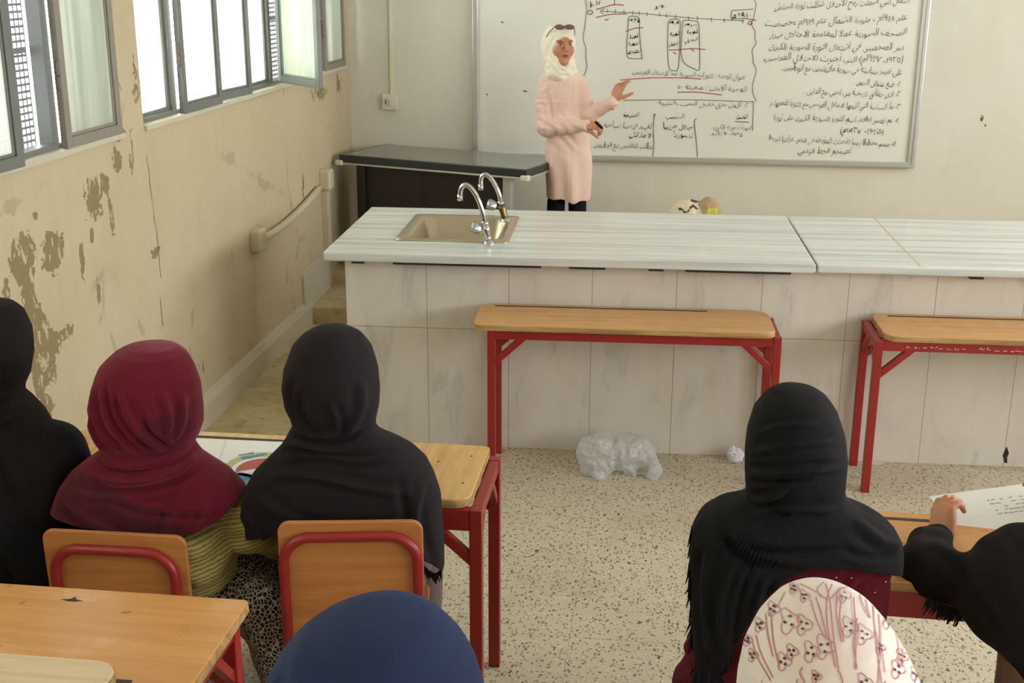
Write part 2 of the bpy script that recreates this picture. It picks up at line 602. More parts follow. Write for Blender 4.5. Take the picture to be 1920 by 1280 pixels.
# ================================================================== MATERIALS
WB = lambda px, py: (at(px, py, x=XL)[1], at(px, py, x=XL)[2])
blobs = []
for px, py, ry, rz, k in [(45, 490, .07, .08, 2.4), (95, 480, .05, .07, 2.0), (110, 465, .03, .05, 2.2), (55, 560, .035, .11, 2.2), (75, 620, .04, .09, 2.2), (95, 650, .06, .06, 2.4),
                          (120, 628, .05, .025, 2.2), (70, 700, .03, .09, 2.0), (90, 680, .04, .07, 1.6), (85, 770, .04, .05, 2.2), (105, 470, .025, .04, 2.2),
                          (175, 375, .05, .07, 1.6), (170, 350, .03, .03, 1.8), (195, 345, .03, .03, 1.9), (210, 410, .016, .06, 2.0), (218, 300, .035, .04, 2.0), (245, 303, .014, .03, 1.8),
                          (155, 490, .015, .05, 1.7), (184, 545, .015, .04, 1.7), (172, 440, .012, .03, 1.7), (205, 378, .012, .03, 1.7), (65, 405, .012, .012, 1.8), (290, 475, .04, .02, 1.3),
                          (568, 345, .012, .07, 1.4), (300, 650, .012, .03, 1.2), (12, 545, .02, .03, 1.8), (380, 690, .012, .03, 1.5), (600, 175, .10, .04, 1.1), (635, 160, .05, .05, 1.2),
                          (255, 150, .02, .05, 1.0), (220, 250, .12, .02, .9), (100, 290, .2, .012, 1.0)]:
    y, z = WB(px, py); blobs.append((y, z, ry * 1.5, rz * 1.3, k * 1.0))
plaster('wall_left', hexc(194, 178, 146), hexc(204, 190, 160), hexc(156, 138, 100), blobs, 1)
plaster('wall_back', hexc(220, 215, 202), hexc(214, 207, 190), hexc(110, 96, 74),
        [(at(1841, 222, y=YB)[0], at(1841, 222, y=YB)[2], .012, .022, 2.4), (at(1847, 236, y=YB)[0], at(1847, 236, y=YB)[2], .008, .015, 2.4)], 0, cracks=False)
plaster('wall_plain', hexc(208, 200, 180), hexc(214, 206, 188), hexc(150, 130, 95), (), 1)
simple('ceiling', hexc(225, 222, 212), .9, var=.06, scale=1.5)
simple('baseboard', hexc(206, 198, 176), .6, var=.16, scale=9, bump=.4, bscale=14)


def terrazzo():
    t = NT('terrazzo')
    P = t.mapping((1, 1, 1))
    base = t.mix(t.noise(2.2, 4), hexc(208, 198, 176), hexc(194, 184, 162))
    wv = t.mapping((1, 1, 1), rot=(0, 0, .7))
    def chips(scale, thr, seed, stretch=(1, 1, 1), rot=0.0):
        nz = t.new('ShaderNodeTexNoise'); nz.inputs['Scale'].default_value = scale * .8; nz.inputs['Detail'].default_value = 2
        t.link(t.co(), nz.inputs['Vector'])
        m = t.new('ShaderNodeVectorMath', operation='ADD')
        sc = t.new('ShaderNodeVectorMath', operation='SCALE'); sc.inputs['Scale'].default_value = 1.3 / scale
        t.link(nz.outputs['Color'], sc.inputs[0])
        t.link(t.mapping(stretch, (seed, seed * 2, 0), (0, 0, rot)), m.inputs[0]); t.link(sc.outputs[0], m.inputs[1])
        vn = t.new('ShaderNodeTexVoronoi'); vn.inputs['Scale'].default_value = scale
        t.link(m.outputs[0], vn.inputs['Vector'])
        d = t.ramp(vn.outputs['Distance'], [(thr, (1, 1, 1)), (thr + .06, (0, 0, 0))])
        s = t.new('ShaderNodeSeparateColor'); t.link(vn.outputs['Color'], s.inputs[0])
        return d, s.outputs
    d1, c1 = chips(74, .30, 3.1, (1, .62, 1), .3)
    col = t.mix(t.math('MULTIPLY', d1, t.math('GREATER_THAN', c1[0], .45)), base, hexc(142, 124, 98))
    d4, c4 = chips(90, .33, 17.1, (.7, 1, 1), -.5)
    col = t.mix(t.math('MULTIPLY', d4, t.math('GREATER_THAN', c4[1], .5)), col, hexc(214, 204, 180))
    d2, c2 = chips(86, .24, 7.7, (.7, 1, 1), 1.1)
    col = t.mix(t.math('MULTIPLY', t.math('MULTIPLY', d2, t.math('GREATER_THAN', c2[1], .55)), .9), col, hexc(88, 74, 58))
    d3, c3 = chips(54, .22, 12.2, (1, .55, 1), -.4)
    col = t.mix(t.math('MULTIPLY', t.math('MULTIPLY', d3, t.math('GREATER_THAN', c3[2], .72)), .9), col, hexc(84, 62, 48))
    # tile joints every 0.4 m and walked-in grime
    s = t.xyz()
    for k in (0, 1):
        f = t.math('FRACT', t.math('MULTIPLY', t.math('ADD', s[k], 20.13 if k else 20.06), 1 / .4))
        ln = t.math('LESS_THAN', t.math('ABSOLUTE', t.math('SUBTRACT', f, .5)), .0045)
        col = t.mix(t.math('MULTIPLY', ln, .38), col, hexc(120, 108, 86))
    g = t.ramp(t.noise(1.6, 5, .65), [(.48, (0, 0, 0)), (.75, (1, 1, 1))])
    col = t.mix(t.math('MULTIPLY', g, .3), col, hexc(150, 134, 104))
    t.color(col).rough(t.ramp(t.noise(5), [(.3, (.42,) * 3), (.7, (.6,) * 3)])).spec(.4)
    M['terrazzo'] = t.m


terrazzo()
t = NT('rough_concrete')
n = t.noise(5, 7, .68, dist=.4)
c = t.mix(t.ramp(n, [(.35, (0, 0, 0)), (.65, (1, 1, 1))]), hexc(182, 164, 124), hexc(208, 194, 158))
c = t.mix(t.ramp(t.noise(16, 6, .7), [(.55, (0, 0, 0)), (.7, (.6, .6, .6))]), c, hexc(128, 108, 76))
t.color(c).rough(.9).spec(.15).bump(n, .5, .012); M['rough_concrete'] = t.m

# striped grey-white marble of the worktop: the bands run along the slab
t = NT('marble_striped')
st = t.noise(1.0, 5, .62, vec=t.mapping((.35, 13, 13)))
st2 = t.noise(1.0, 3, .6, vec=t.mapping((.8, 46, 46), (3, 1, 0)))
c = t.ramp(st, [(.30, hexc(168, 175, 177)), (.46, hexc(208, 212, 210)), (.55, hexc(226, 228, 224)), (.70, hexc(188, 193, 192))])
c = t.mix(t.math('MULTIPLY', t.ramp(st2, [(.54, (0, 0, 0)), (.70, (1, 1, 1))]), .42), c, hexc(146, 154, 158))
t.color(c).rough(t.ramp(t.noise(7), [(.3, (.10,) * 3), (.75, (.24,) * 3)])).spec(.55); M['marble_striped'] = t.m

# tiles of the bench front; the joints lie where the photograph has them (local x of the bench)
t = NT('bench_tile')
s = t.xyz()
v = t.noise(3.2, 5, .6, vec=t.mapping((2.3, 1, .8), rot=(0, .65, 0)), dist=.8)
c = t.ramp(v, [(.40, hexc(216, 210, 200)), (.58, hexc(211, 205, 195)), (.67, hexc(196, 191, 184)), (.76, hexc(209, 203, 193))])
jx = t.math('ABSOLUTE', t.math('SUBTRACT', t.math('FRACT', t.math('MULTIPLY', t.math('ADD', s[0], .397 * 10.5 - .396), 1 / .397)), .5))
jz = t.math('ABSOLUTE', t.math('SUBTRACT', s[2], .607))
j = t.math('MAXIMUM', t.math('LESS_THAN', jx, .0040), t.math('LESS_THAN', jz, .0016))
c = t.mix(t.math('MULTIPLY', j, .75), c, hexc(120, 108, 92))
c = t.mix(t.math('MULTIPLY', t.ramp(t.noise(2, 5), [(.5, (0, 0, 0)), (.8, (1, 1, 1))]), .25), c, hexc(186, 174, 152))
t.color(c).rough(.28).spec(.45).bump(t.math('SUBTRACT', 1.0, j), .5, .002); M['bench_tile'] = t.m

wood('desk_laminate', hexc(205, 158, 104), hexc(192, 142, 88), axis=0, rough=.42)
wood('desk_old', hexc(218, 178, 112), hexc(196, 150, 86), axis=1, rough=.4)
wood('desk_orange', hexc(214, 156, 88), hexc(200, 140, 74), axis=0, rough=.34)
wood('desk_pale', hexc(222, 198, 162), hexc(206, 180, 142), axis=0, rough=.6)
wood('ply_edge', hexc(188, 152, 98), hexc(142, 108, 66), axis=0, rough=.8)
wood('chair_board', hexc(192, 128, 72), hexc(174, 108, 56), axis=0, rough=.42)
t = NT('red_paint')
c = t.mix(t.noise(6, 4), hexc(158, 38, 34), hexc(134, 28, 28))
chip = t.ramp(t.noise(38, 4, .7), [(.70, (0, 0, 0)), (.73, (1, 1, 1))])
c = t.mix(t.math('MULTIPLY', chip, .5), c, hexc(70, 40, 34))
t.color(c).rough(.36).spec(.5); M['red_paint'] = t.m
simple('slot_dark', hexc(70, 60, 56), .8)
simple('window_frame', hexc(120, 122, 118), .45, var=.2, scale=10, spec=.5)
simple('window_frame_old', hexc(150, 144, 132), .6, var=.22, scale=12)
simple('hinge_steel', hexc(120, 112, 104), .5, .6, var=.3)
simple('wire', hexc(150, 150, 150), .5, .5)
t = NT('dirty_glass')
tr = t.new('ShaderNodeBsdfTransparent'); tl = t.new('ShaderNodeBsdfTranslucent'); df = t.new('ShaderNodeBsdfDiffuse'); gl = t.new('ShaderNodeBsdfGlossy')
cc = t.mix(t.ramp(t.noise(4, 5, .6, vec=t.mapping((1, 1, .12))), [(.4, (0, 0, 0)), (.7, (1, 1, 1))]), hexc(240, 243, 230), hexc(206, 218, 206))
t.link(cc, tl.inputs[0]); t.link(cc, df.inputs[0]); gl.inputs['Roughness'].default_value = .08
m1 = t.new('ShaderNodeMixShader'); m1.inputs[0].default_value = .6; t.link(tl.outputs[0], m1.inputs[1]); t.link(df.outputs[0], m1.inputs[2])
m2 = t.new('ShaderNodeMixShader'); t.link(t.ramp(t.noise(3, 4), [(.3, (.72,) * 3), (.7, (.92,) * 3)]), m2.inputs[0]); t.link(tr.outputs[0], m2.inputs[1]); t.link(m1.outputs[0], m2.inputs[2])
m3 = t.new('ShaderNodeMixShader'); m3.inputs[0].default_value = .07; t.link(m2.outputs[0], m3.inputs[1]); t.link(gl.outputs[0], m3.inputs[2])
t.link(m3.outputs[0], t.out.inputs[0]); M['dirty_glass'] = t.m
t = NT('grimy_glass')
tl = t.new('ShaderNodeBsdfTranslucent'); df = t.new('ShaderNodeBsdfDiffuse'); gl = t.new('ShaderNodeBsdfGlossy'); gl.inputs['Roughness'].default_value = .1
st_ = t.ramp(t.noise(3.2, 5, .65, vec=t.mapping((1, 2.2, .10)), dist=.5), [(.46, (0, 0, 0)), (.60, (1, 1, 1))])
cc = t.mix(st_, (.42, .425, .38, 1), (.27, .29, .25, 1))
t.link(cc, tl.inputs[0]); df.inputs[0].default_value = hexc(190, 194, 178)
m1 = t.new('ShaderNodeMixShader'); m1.inputs[0].default_value = .5; t.link(tl.outputs[0], m1.inputs[1]); t.link(df.outputs[0], m1.inputs[2])
m3 = t.new('ShaderNodeMixShader'); m3.inputs[0].default_value = .05; t.link(m1.outputs[0], m3.inputs[1]); t.link(gl.outputs[0], m3.inputs[2])
t.link(m3.outputs[0], t.out.inputs[0]); M['grimy_glass'] = t.m
simple('plastic_cream', hexc(224, 218, 196), .45, var=.08)
simple('pipe_cream', hexc(206, 196, 168), .55, var=.12, scale=12)
simple('board_white', hexc(230, 230, 219), .16, var=.04, scale=1.2, spec=.5)
simple('aluminium', hexc(204, 204, 198), .34, .55, var=.1)
simple('ink_black', hexc(62, 62, 66), .6, var=.4, scale=30)
simple('ink_faded', hexc(104, 102, 104), .6, var=.3, scale=30)
simple('ink_red', hexc(176, 84, 82), .6, var=.3, scale=20)
simple('black_laminate', hexc(36, 30, 28), .45, var=.12)
simple('black_edge', hexc(46, 50, 52), .3, var=.1)
simple('smoked_glass', hexc(112, 116, 110), .10, var=.05, spec=.7)
simple('steel_sink', hexc(196, 184, 160), .28, .85, var=.08)
simple('chrome', hexc(206, 206, 204), .12, 1.0, var=.05)
simple('brass_worn', hexc(128, 112, 78), .35, .9, var=.3, scale=40)
simple('knob_clear', hexc(190, 192, 192), .15, .7, var=.1)
simple('dark_gap', hexc(46, 38, 30), .9)

# ================================================================== ROOM
T1, T2, T3 = 0.12, 0.20, 0.30       # the stepped rows of the room
mb = MB(); mb.box(XL - .3, XR + .2, 3.93, YB + .2, -.12, 0); tag(mb.build('floor', M['terrazzo']), kind='structure')
mb = MB(); mb.box(XL - .3, XR + .2, 2.45, 3.95, -.12, T1); mb.box(XL - .3, XR + .2, 1.93, 2.45, -.12, T2); mb.box(XL - .3, XR + .2, YR - .2, 1.93, -.12, T3)
tag(mb.build('floor_tiers', M['terrazzo'], bevel=.008), kind='structure')
mb = MB(); mb.box(XL - .3, -1.50, 5.42, 7.46, 0, .05); mb.box(XL - .3, XR, 7.455, 8.10, 0, .165); mb.box(XL - .3, XR, 8.09, YB + .05, 0, .25)
tag(mb.build('floor_platform', M['rough_concrete'], bevel=.012, bseg=3), kind='structure')
mb = MB(); mb.box(XL - .3, XR + .3, YR - .3, YB + .3, CEIL, CEIL + .1); tag(mb.build('ceiling', M['ceiling']), kind='structure')


def wall_with_openings(name, x0, x1, y0, y1, opens, mat, extra=None):
    mb = MB()
    mb.box(x0, x1, y0, y1, -.1, SILL); mb.box(x0, x1, y0, y1, HEAD, CEIL + .02)
    e = [y0] + [v for o in opens for v in o] + [y1]
    for a, b in zip(e[::2], e[1::2]): mb.box(x0, x1, a, b, SILL, HEAD)
    if extra: extra(mb)
    return tag(mb.build(name, mat), kind='structure')


wall_with_openings('wall_left', XL - .22, XL, YR, YB + .02, LEFT_OPEN, M['wall_left'])
wall_with_openings('wall_right', XR, XR + .22, YR, YB, RIGHT_FILL_OPEN, M['wall_plain'])
mb = MB(); mb.box(XL - .2, XR + .2, YB, YB + .2, -.1, CEIL + .02); tag(mb.build('wall_back', M['wall_back']), kind='structure')
mb = MB(); mb.box(XL - .4, XR + .3, YR - .2, YR, -.1, CEIL + .02); tag(mb.build('wall_rear', M['wall_plain']), kind='structure')

# skirting: low run along the aisle, higher run on the step
mb = MB(); mb.prism([(XL - .01, .02), (XL + .035, .02), (XL + .035, .17), (XL + .012, .205), (XL - .01, .215)], 'y', 3.95, 7.50)
tag(mb.build('baseboard_left', M['baseboard'], bevel=.006), kind='structure')
mb = MB(); mb.prism([(7.36, .13), (7.96, .13), (7.96, .43), (7.44, .43), (7.36, .40)], 'x', XL - .01, XL + .022)
tag(mb.build('trim_1', M['baseboard'], bevel=.006), kind='structure')
# sloping sill of cement under each window
for k, (a, b) in enumerate(LEFT_OPEN):
    mb = MB(); mb.prism([(XL - .10, SILL - .005), (XL + .018, SILL - .012), (XL + .014, SILL + .012), (XL - .10, SILL + .018)], 'y', a - .0, b + .0)
    tag(mb.build('trim_%d' % (k + 2), M['baseboard'], bevel=.004), kind='structure')


def leaf(parent, hinge, ang, width, z0, z1, old=False, handle=False):
    """one steel casement leaf: hinge line at (x, y), ang 0 = along +y, turning towards the room"""
    R = Matrix.Translation((hinge[0], hinge[1], 0)) @ Matrix.Rotation(-ang, 4, 'Z')
    w = .042; d = .028
    mb = MB()
    mb.box(-d / 2, d / 2, 0, w, z0, z1, R); mb.box(-d / 2, d / 2, width - w, width, z0, z1, R)
    mb.box(-d / 2, d / 2, w, width - w, z0, z0 + w, R); mb.box(-d / 2, d / 2, w, width - w, z1 - w, z1, R)
    for (a, b, c, e) in ((w, w + .012, z0 + w, z1 - w), (width - w - .012, width - w, z0 + w, z1 - w)):
        mb.box(-d / 4, d / 4, a, b, c, e, R)
    mb.box(-d / 4, d / 4, w, width - w, z0 + w, z0 + w + .012, R)
    s = mb.build('casement_leaf', M['window_frame_old' if old else 'window_frame'], parent, bevel=.003)
    mb = MB(); mb.box(-.002, .002, w, width - w, z0 + w, z1 - w, R); mb.build('pane', M['grimy_glass' if old else 'dirty_glass'], s)
    mb = MB()
    for z in (z0 + .22, z1 - .2): mb.lathe([(.009, 0), (.011, .01), (.011, .05), (.009, .055), (.011, .06), (.011, .10), (.009, .11)], (hinge[0], hinge[1], z), 10)
    mb.build('hinge', M['hinge_steel'], s, smooth=False)
    if handle:
        mb = MB(); mb.box(d / 2, d / 2 + .02, width - .035, width - .01, z0 + .28, z0 + .38, R)
        mb.tube([R @ Vector((d / 2 + .01, width - .02, z0 + .33)), R @ Vector((d / 2 + .04, width - .02, z0 + .33)), R @ Vector((d / 2 + .045, width - .02, z0 + .24))], .006)
        mb.build('handle', M['hinge_steel'], s)
    return s


def fixed(parent, y0, y1, z0, z1):
    mb = MB(); w = .022
    x = XL - .055
    mb.box(x - .012, x + .012, y0, y0 + w, z0, z1); mb.box(x - .012, x + .012, y1 - w, y1, z0, z1)
    mb.box(x - .012, x + .012, y0 + w, y1 - w, z0, z0 + w); mb.box(x - .012, x + .012, y0 + w, y1 - w, z1 - w, z1)
    s = mb.build('fixed_light', M['window_frame'], parent, bevel=.002)
    mb = MB(); mb.box(x - .002, x + .002, y0 + w, y1 - w, z0 + w, z1 - w); mb.build('pane', M['dirty_glass'], s)


def guard(parent, y0, y1):
    mb = MB(); x = XL - .098
    n = int((y1 - y0) / .030)
    for i in range(n + 1):
        y = y0 + (y1 - y0) * i / n
        mb.bar((x, y, SILL), (x, y, HEAD), .0095)
    n = int((HEAD - SILL) / .026)
    for i in range(n + 1):
        z = SILL + (HEAD - SILL) * i / n
        mb.bar((x + .003, y0, z), (x + .003, y1, z), .0085)
    mb.bar((x, y0, SILL + .38), (x, y1, SILL + .38), .014)
    g = mb.build('wire_guard', M['wire'], parent)


def window(name, y0, y1, posts, x=XL - .055):
    w = empty(name, (0, 0, 0), kind='structure')
    mb = MB(); t_ = .045
    mb.box(x - .03, x + .03, y0, y1, SILL, SILL + .035); mb.box(x - .03, x + .03, y0, y1, HEAD - .04, HEAD)
    for p in posts: mb.box(x - .03, x + .03, p - t_ / 2, p + t_ / 2, SILL + .03, HEAD - .03)
    mb.build('window_frame', M['window_frame'], w, bevel=.004)
    return w


z0, z1 = SILL + .03, HEAD - .035
xi = XL - .02
w1 = window('window_1', 2.95, 4.95, (2.97, 3.45, 4.43, 4.93))
leaf(w1, (xi, 3.02), 0, .47, z0, z1); leaf(w1, (xi + .03, 3.52), .06, .52, z0 - .02, z1)
leaf(w1, (XL - .005, 4.45), .015, .475, z0 - .02, z1, old=True)
guard(w1, 2.97, 4.40)
w2 = window('window_2', 5.17, 8.64, (5.19, 5.60, 6.59, 7.06, 8.09, 8.62))
fixed(w2, 5.21, 5.58, z0, z1)
leaf(w2, (xi + .02, 5.62), .02, .485, z0 - .02, z1, handle=False)
leaf(w2, (xi + .02, 6.60), PI + .10, .475, z0 - .02, z1, handle=True)
fixed(w2, 6.61, 7.04, z0, z1)
leaf(w2, (XL + .015, 7.09), math.radians(136), .50, z0, z1)
leaf(w2, (XL - .005, 8.11), .01, .50, z0 - .02, z1, old=True)
guard(w2, 7.1, 8.06)
w3 = window('window_3', .4, 2.6, (.42, .95, 1.5, 2.05, 2.58))
for a in (.45, .98, 1.53, 2.08): leaf(w3, (xi, a), 0, .49, z0, z1)
w4 = window('window_4', -2.4, -.2, (-2.38, -1.85, -1.3, -.75, -.22))
for a in (-2.35, -1.82, -1.27, -.72): leaf(w4, (xi, a), 0, .49, z0, z1)
for k, (a, b) in enumerate(RIGHT_FILL_OPEN):
    w = window('window_%d' % (5 + k), a, b, [a + .02 + i * (b - a - .04) / 5 for i in range(6)], XR + .055)  # out of view, added for fill light

# ---- conduit and pipe on the left wall
e = empty('pipe_cover', (XL, 7.2, .4), label='cream painted pipe sloping up the peeling wall to an upright drop by the step', cat='pipe')
def loc(p, e): return Vector(p) - e.location
a = at(482, 452, x=XL + .03); b = at(600, 352, x=XL + .03)
mb = MB(); pts = []
for i in range(13):
    t_ = i / 12; p = a.lerp(b, t_); p.z -= .045 * math.sin(PI * t_) * (1 - .3 * t_); pts.append(loc(p, e))
mb.tube(pts, .022, 12); mb.build('pipe', M['pipe_cream'], e, smooth=True)
mb = MB(); mb.box(-.01, .05, 7.885 - 7.2, 7.955 - 7.2, .42 - .4, .86 - .4); mb.build('upright_duct', M['pipe_cream'], e, bevel=.008)
mb = MB(); mb.box(-.01, .075, 7.86 - 7.2, 7.97 - 7.2, .85 - .4, .99 - .4); mb.build('elbow_box', M['pipe_cream'], e, bevel=.02, bseg=4)
mb = MB(); mb.box(-.01, .065, 6.44 - 7.2, 6.56 - 7.2, .75 - .4, .88 - .4); mb.build('elbow_box', M['pipe_cream'], e, bevel=.02, bseg=4)

# ---- switch with its conduit
p = at(731, 191, y=YB - .02)
e = empty('light_switch', p, label='cream double light switch on the wall left of the whiteboard', cat='switch')
mb = MB(); mb.box(-.055, .055, -.02, .02, -.055, .055); mb.build('switch_plate', M['plastic_cream'], e, bevel=.006)
mb = MB(); mb.box(-.004, .034, -.032, -.015, -.03, .026); mb.build('rocker', M['plastic_cream'], e, bevel=.004)
mb = MB(); mb.box(-.030, -.024, -.0225, -.018, -.016, .016); mb.build('key_slot', M['slot_dark'], e)
mb = MB()
for dx in (-.044, .044): mb.lathe([(.004, -.0225), (.004, -.018)], (dx, 0, 0), 8, Matrix.Rotation(PI / 2, 4, 'X'))
mb.build('screw', M['hinge_steel'], e)
mb = MB(); q = at(735, 0, y=YB - .01)
mb.bar((q.x - .0, YB - .008, CEIL), (p.x + .012, YB - .008, p.z + .05), .022, .016)
tag(mb.build('wall_conduit', M['plastic_cream'], bevel=.003), 'thin cream conduit running up the back wall from the switch', 'conduit')

# ================================================================== WHITEBOARD
BY = YB - .035
bl = at(889, 250, y=BY)[0]; br = at(1716, 300, y=BY)[0]; bb = at(1400, 308, y=BY)[2]; bt = bb + 1.40
brt = at(1749, 0, y=BY); brb = at(1716, 313, y=BY)
e = empty('whiteboard', ((bl + br) / 2, YB, bb), label='wide whiteboard covered in handwritten lesson notes behind the teacher', cat='whiteboard')
ox, oy, oz = e.location
def frame_bar(pts, name='frame_rail'):
    mb = MB(); mb.prism([(x - ox, z - oz) for x, z in pts], 'y', YB - .05 - oy, YB - .002 - oy)
    return mb.build(name, M['aluminium'], e, bevel=.006)
mb = MB(); mb.prism([(bl + .02 - ox, .02), (br - .02 - ox, .02), (br - .02 - ox, 1.38), (bl + .02 - ox, 1.38)], 'y', BY + .002 - oy, YB - .004 - oy)
mb.build('writing_surface', M['board_white'], e)
fw = .042
frame_bar([(bl - .008, bb), (bl + fw - .008, bb), (bl + fw - .008, bt), (bl - .008, bt)])
frame_bar([(br - fw - .012, bb), (br, bb), (br, bt), (br - fw - .012, bt)])
frame_bar([(bl, bt - fw), (br, bt - fw), (br, bt), (bl, bt)])
frame_bar([(bl + fw, bb), (br - fw, bb), (br - fw, bb + fw), (bl + fw, bb + fw)])
mb = MB()
mb.box(bl + fw - ox, br - fw - ox, YB - .056 - oy, YB - .044 - oy, .012, .020)
mb.box(br - fw * .62 - ox, br - fw * .45 - ox, YB - .056 - oy, YB - .044 - oy, .03, 1.36)
mb.box(bl + fw * .35 - ox, bl + fw * .55 - ox, YB - .056 - oy, YB - .044 - oy, .03, 1.36)
mb.build('frame_bead', M['aluminium'], e)

# the writing: letters joined into their written forms, then set right to left
AR = {}
def _reg(ch, iso, fin=None, ini=None, med=None): AR[ch] = (iso, fin or iso, ini, med)
_c = 0xFE80
for ch, n in (('ء', 1), ('آ', 2), ('أ', 2), ('ؤ', 2), ('إ', 2), ('ئ', 4), ('ا', 2), ('ب', 4), ('ة', 2), ('ت', 4), ('ث', 4), ('ج', 4), ('ح', 4), ('خ', 4), ('د', 2), ('ذ', 2), ('ر', 2), ('ز', 2),
              ('س', 4), ('ش', 4), ('ص', 4), ('ض', 4), ('ط', 4), ('ظ', 4), ('ع', 4), ('غ', 4), ('ف', 4), ('ق', 4), ('ك', 4), ('ل', 4), ('م', 4), ('ن', 4), ('ه', 4), ('و', 2), ('ى', 2), ('ي', 4)):
    g = [chr(_c + i) for i in range(n)]
    _reg(ch, g[0], g[1] if n > 1 else g[0], g[2] if n == 4 else None, g[3] if n == 4 else None); _c += n
LA = {'آ': 0xFEF5, 'أ': 0xFEF7, 'إ': 0xFEF9, 'ا': 0xFEFB}


def shape(txt):
    out = []; i = 0; prev = False
    while i < len(txt):
        ch = txt[i]
        if ch not in AR:
            out.append({'(': ')', ')': '('}.get(ch, ch)); prev = False; i += 1; continue
        if ch == 'ل' and i + 1 < len(txt) and txt[i + 1] in LA:
            out.append(chr(LA[txt[i + 1]] + (1 if prev else 0))); prev = False; i += 2; continue
        iso, fin, ini, med = AR[ch]
        nxt = i + 1 < len(txt) and txt[i + 1] in AR and txt[i + 1] != 'ء'
        if prev and nxt and med: out.append(med); prev = True
        elif prev: out.append(fin); prev = False
        elif nxt and ini: out.append(ini); prev = True
        else: out.append(iso); prev = False
        i += 1
    # numbers keep their own direction
    res = []; run = []
    for g in reversed(out):
        if '\u0660' <= g <= '\u0669': run.append(g)
        else: res += run[::-1]; run = []; res.append(g)
    return ''.join(res + run[::-1])


def handwriting(parent, txt, pl, pr, plane_y, hgt, mat, weight=-.012, name='handwriting', slant=.12):
    """one line of writing whose lower left and lower right corners are photo points pl, pr"""
    cu = bpy.data.curves.new('t', 'FONT'); cu.body = shape(txt); cu.size = 1.0; cu.offset = weight; cu.resolution_u = 3
    to = bpy.data.objects.new('t', cu); COL.objects.link(to)
    dg = bpy.context.evaluated_depsgraph_get()
    me = bpy.data.meshes.new_from_object(to.evaluated_get(dg))
    bpy.data.objects.remove(to)
    n = len(me.vertices); co = np.empty(n * 3); me.vertices.foreach_get('co', co); co = co.reshape(-1, 3)
    A = at(*pl, y=plane_y); B = at(*pr, y=plane_y)
    x0, x1 = co[:, 0].min(), co[:, 0].max()
    u = (co[:, 0] - x0) / (x1 - x0); v = co[:, 1] * hgt * 1.12
    v = v * (1 + .16 * np.sin(u * 23 + len(txt))) + .004 * np.sin(u * 31 + 1.3 * len(txt)) + .003 * np.sin(u * 77)
    L = B.x - A.x
    X = A.x + u * L + v * slant + .0025 * np.sin(co[:, 1] * 9 + u * 40)
    Z = A.z + (B.z - A.z) * u + v
    loc_ = parent.matrix_world.translation if parent.parent is None else parent.location
    px, py_, pz = parent.location
    out = np.stack([X - px, np.full(n, plane_y - py_), Z - pz], 1)
    me.vertices.foreach_set('co', out.ravel()); me.materials.clear()
    me.update()
    o = link(name, me, mat, parent)
    return o


def strokes(parent, lines, plane_y, w, mat, name='drawn_lines', th=.0012):
    mb = MB(); px, py_, pz = parent.location
    for pts in lines:
        q = [at(x, y, y=plane_y) for x, y in pts]
        q = [Vector((p.x - px, plane_y - py_, p.z - pz)) for p in q]
        if len(q) > 2: q = [Vector(v) for v in spline([(p.x, p.y, p.z) for p in q], 4)]
        rib = []
        for i, p in enumerate(q):
            d = q[min(i + 1, len(q) - 1)] - q[max(i - 1, 0)]; d.y = 0
            if d.length < 1e-7: d = Vector((1, 0, 0))
            d.normalize(); nrm = Vector((-d.z, 0, d.x)) * (w / 2)
            rib.append((p + nrm, p - nrm))
        vs = [(mb.bm.verts.new(a), mb.bm.verts.new(b)) for a, b in rib]
        for (a, b), (c, d) in zip(vs, vs[1:]): mb.bm.faces.new((a, b, d, c))
    return mb.build(name, mat, parent, recalc=False)


WY = BY - .0015
K, G, RD = M['ink_black'], M['ink_faded'], M['ink_red']
rows = [
    ('إشعال التي أشعلت روح الاحتلال شكلت ثورة الساحل', (1452, 18), (1706, 6), .055),
    ('عام ١٩١٨م ، وثورة الشمال عام ١٩١٩م وخصصت', (1433, 50), (1700, 38), .055),
    ('الصحف السورية عملا لمقاومة الاحتلال فبرز', (1444, 71), (1698, 66), .055),
    ('دور الصحفيين في اشتعال الثورة السورية الكبرى', (1442, 93), (1694, 94), .055),
    ('(١٩٢٥- ١٩٢٧م) التي أجبرت الاحتلال الفرنسي', (1433, 112), (1692, 118), .055),
    ('على تغيير سياسته في سورية والتفاوض مع الوطنيين .', (1464, 131), (1690, 140), .052),
    ('١- ضع عنوان النص .', (1600, 158), (1686, 163), .05),
    ('٢- اذكر حقائق تاريخية من النص مع الدليل .', (1508, 175), (1686, 183), .05),
    ('٣- ما السياسة التي اتبعها الاحتلال الفرنسي مع الثورة لقمعها م', (1444, 197), (1686, 206), .05),
    ('٤- بم تفسر إطلاق اسم الثورة السورية الكبرى على ثورة', (1450, 224), (1685, 231), .05),
    ('(١٩٢٥- ١٩٢٧م)', (1575, 249), (1656, 252), .05),
    ('٥- صمم مخططا زمنيا للأحداث المؤرخة في النص مراعيا شروط', (1440, 263), (1678, 275), .05),
    ('تصميم الخط الزمني', (1496, 287), (1595, 288), .05),
]
for txt, pl, pr, h in rows: handwriting(e, txt, pl, pr, WY, h, K, name='handwriting')
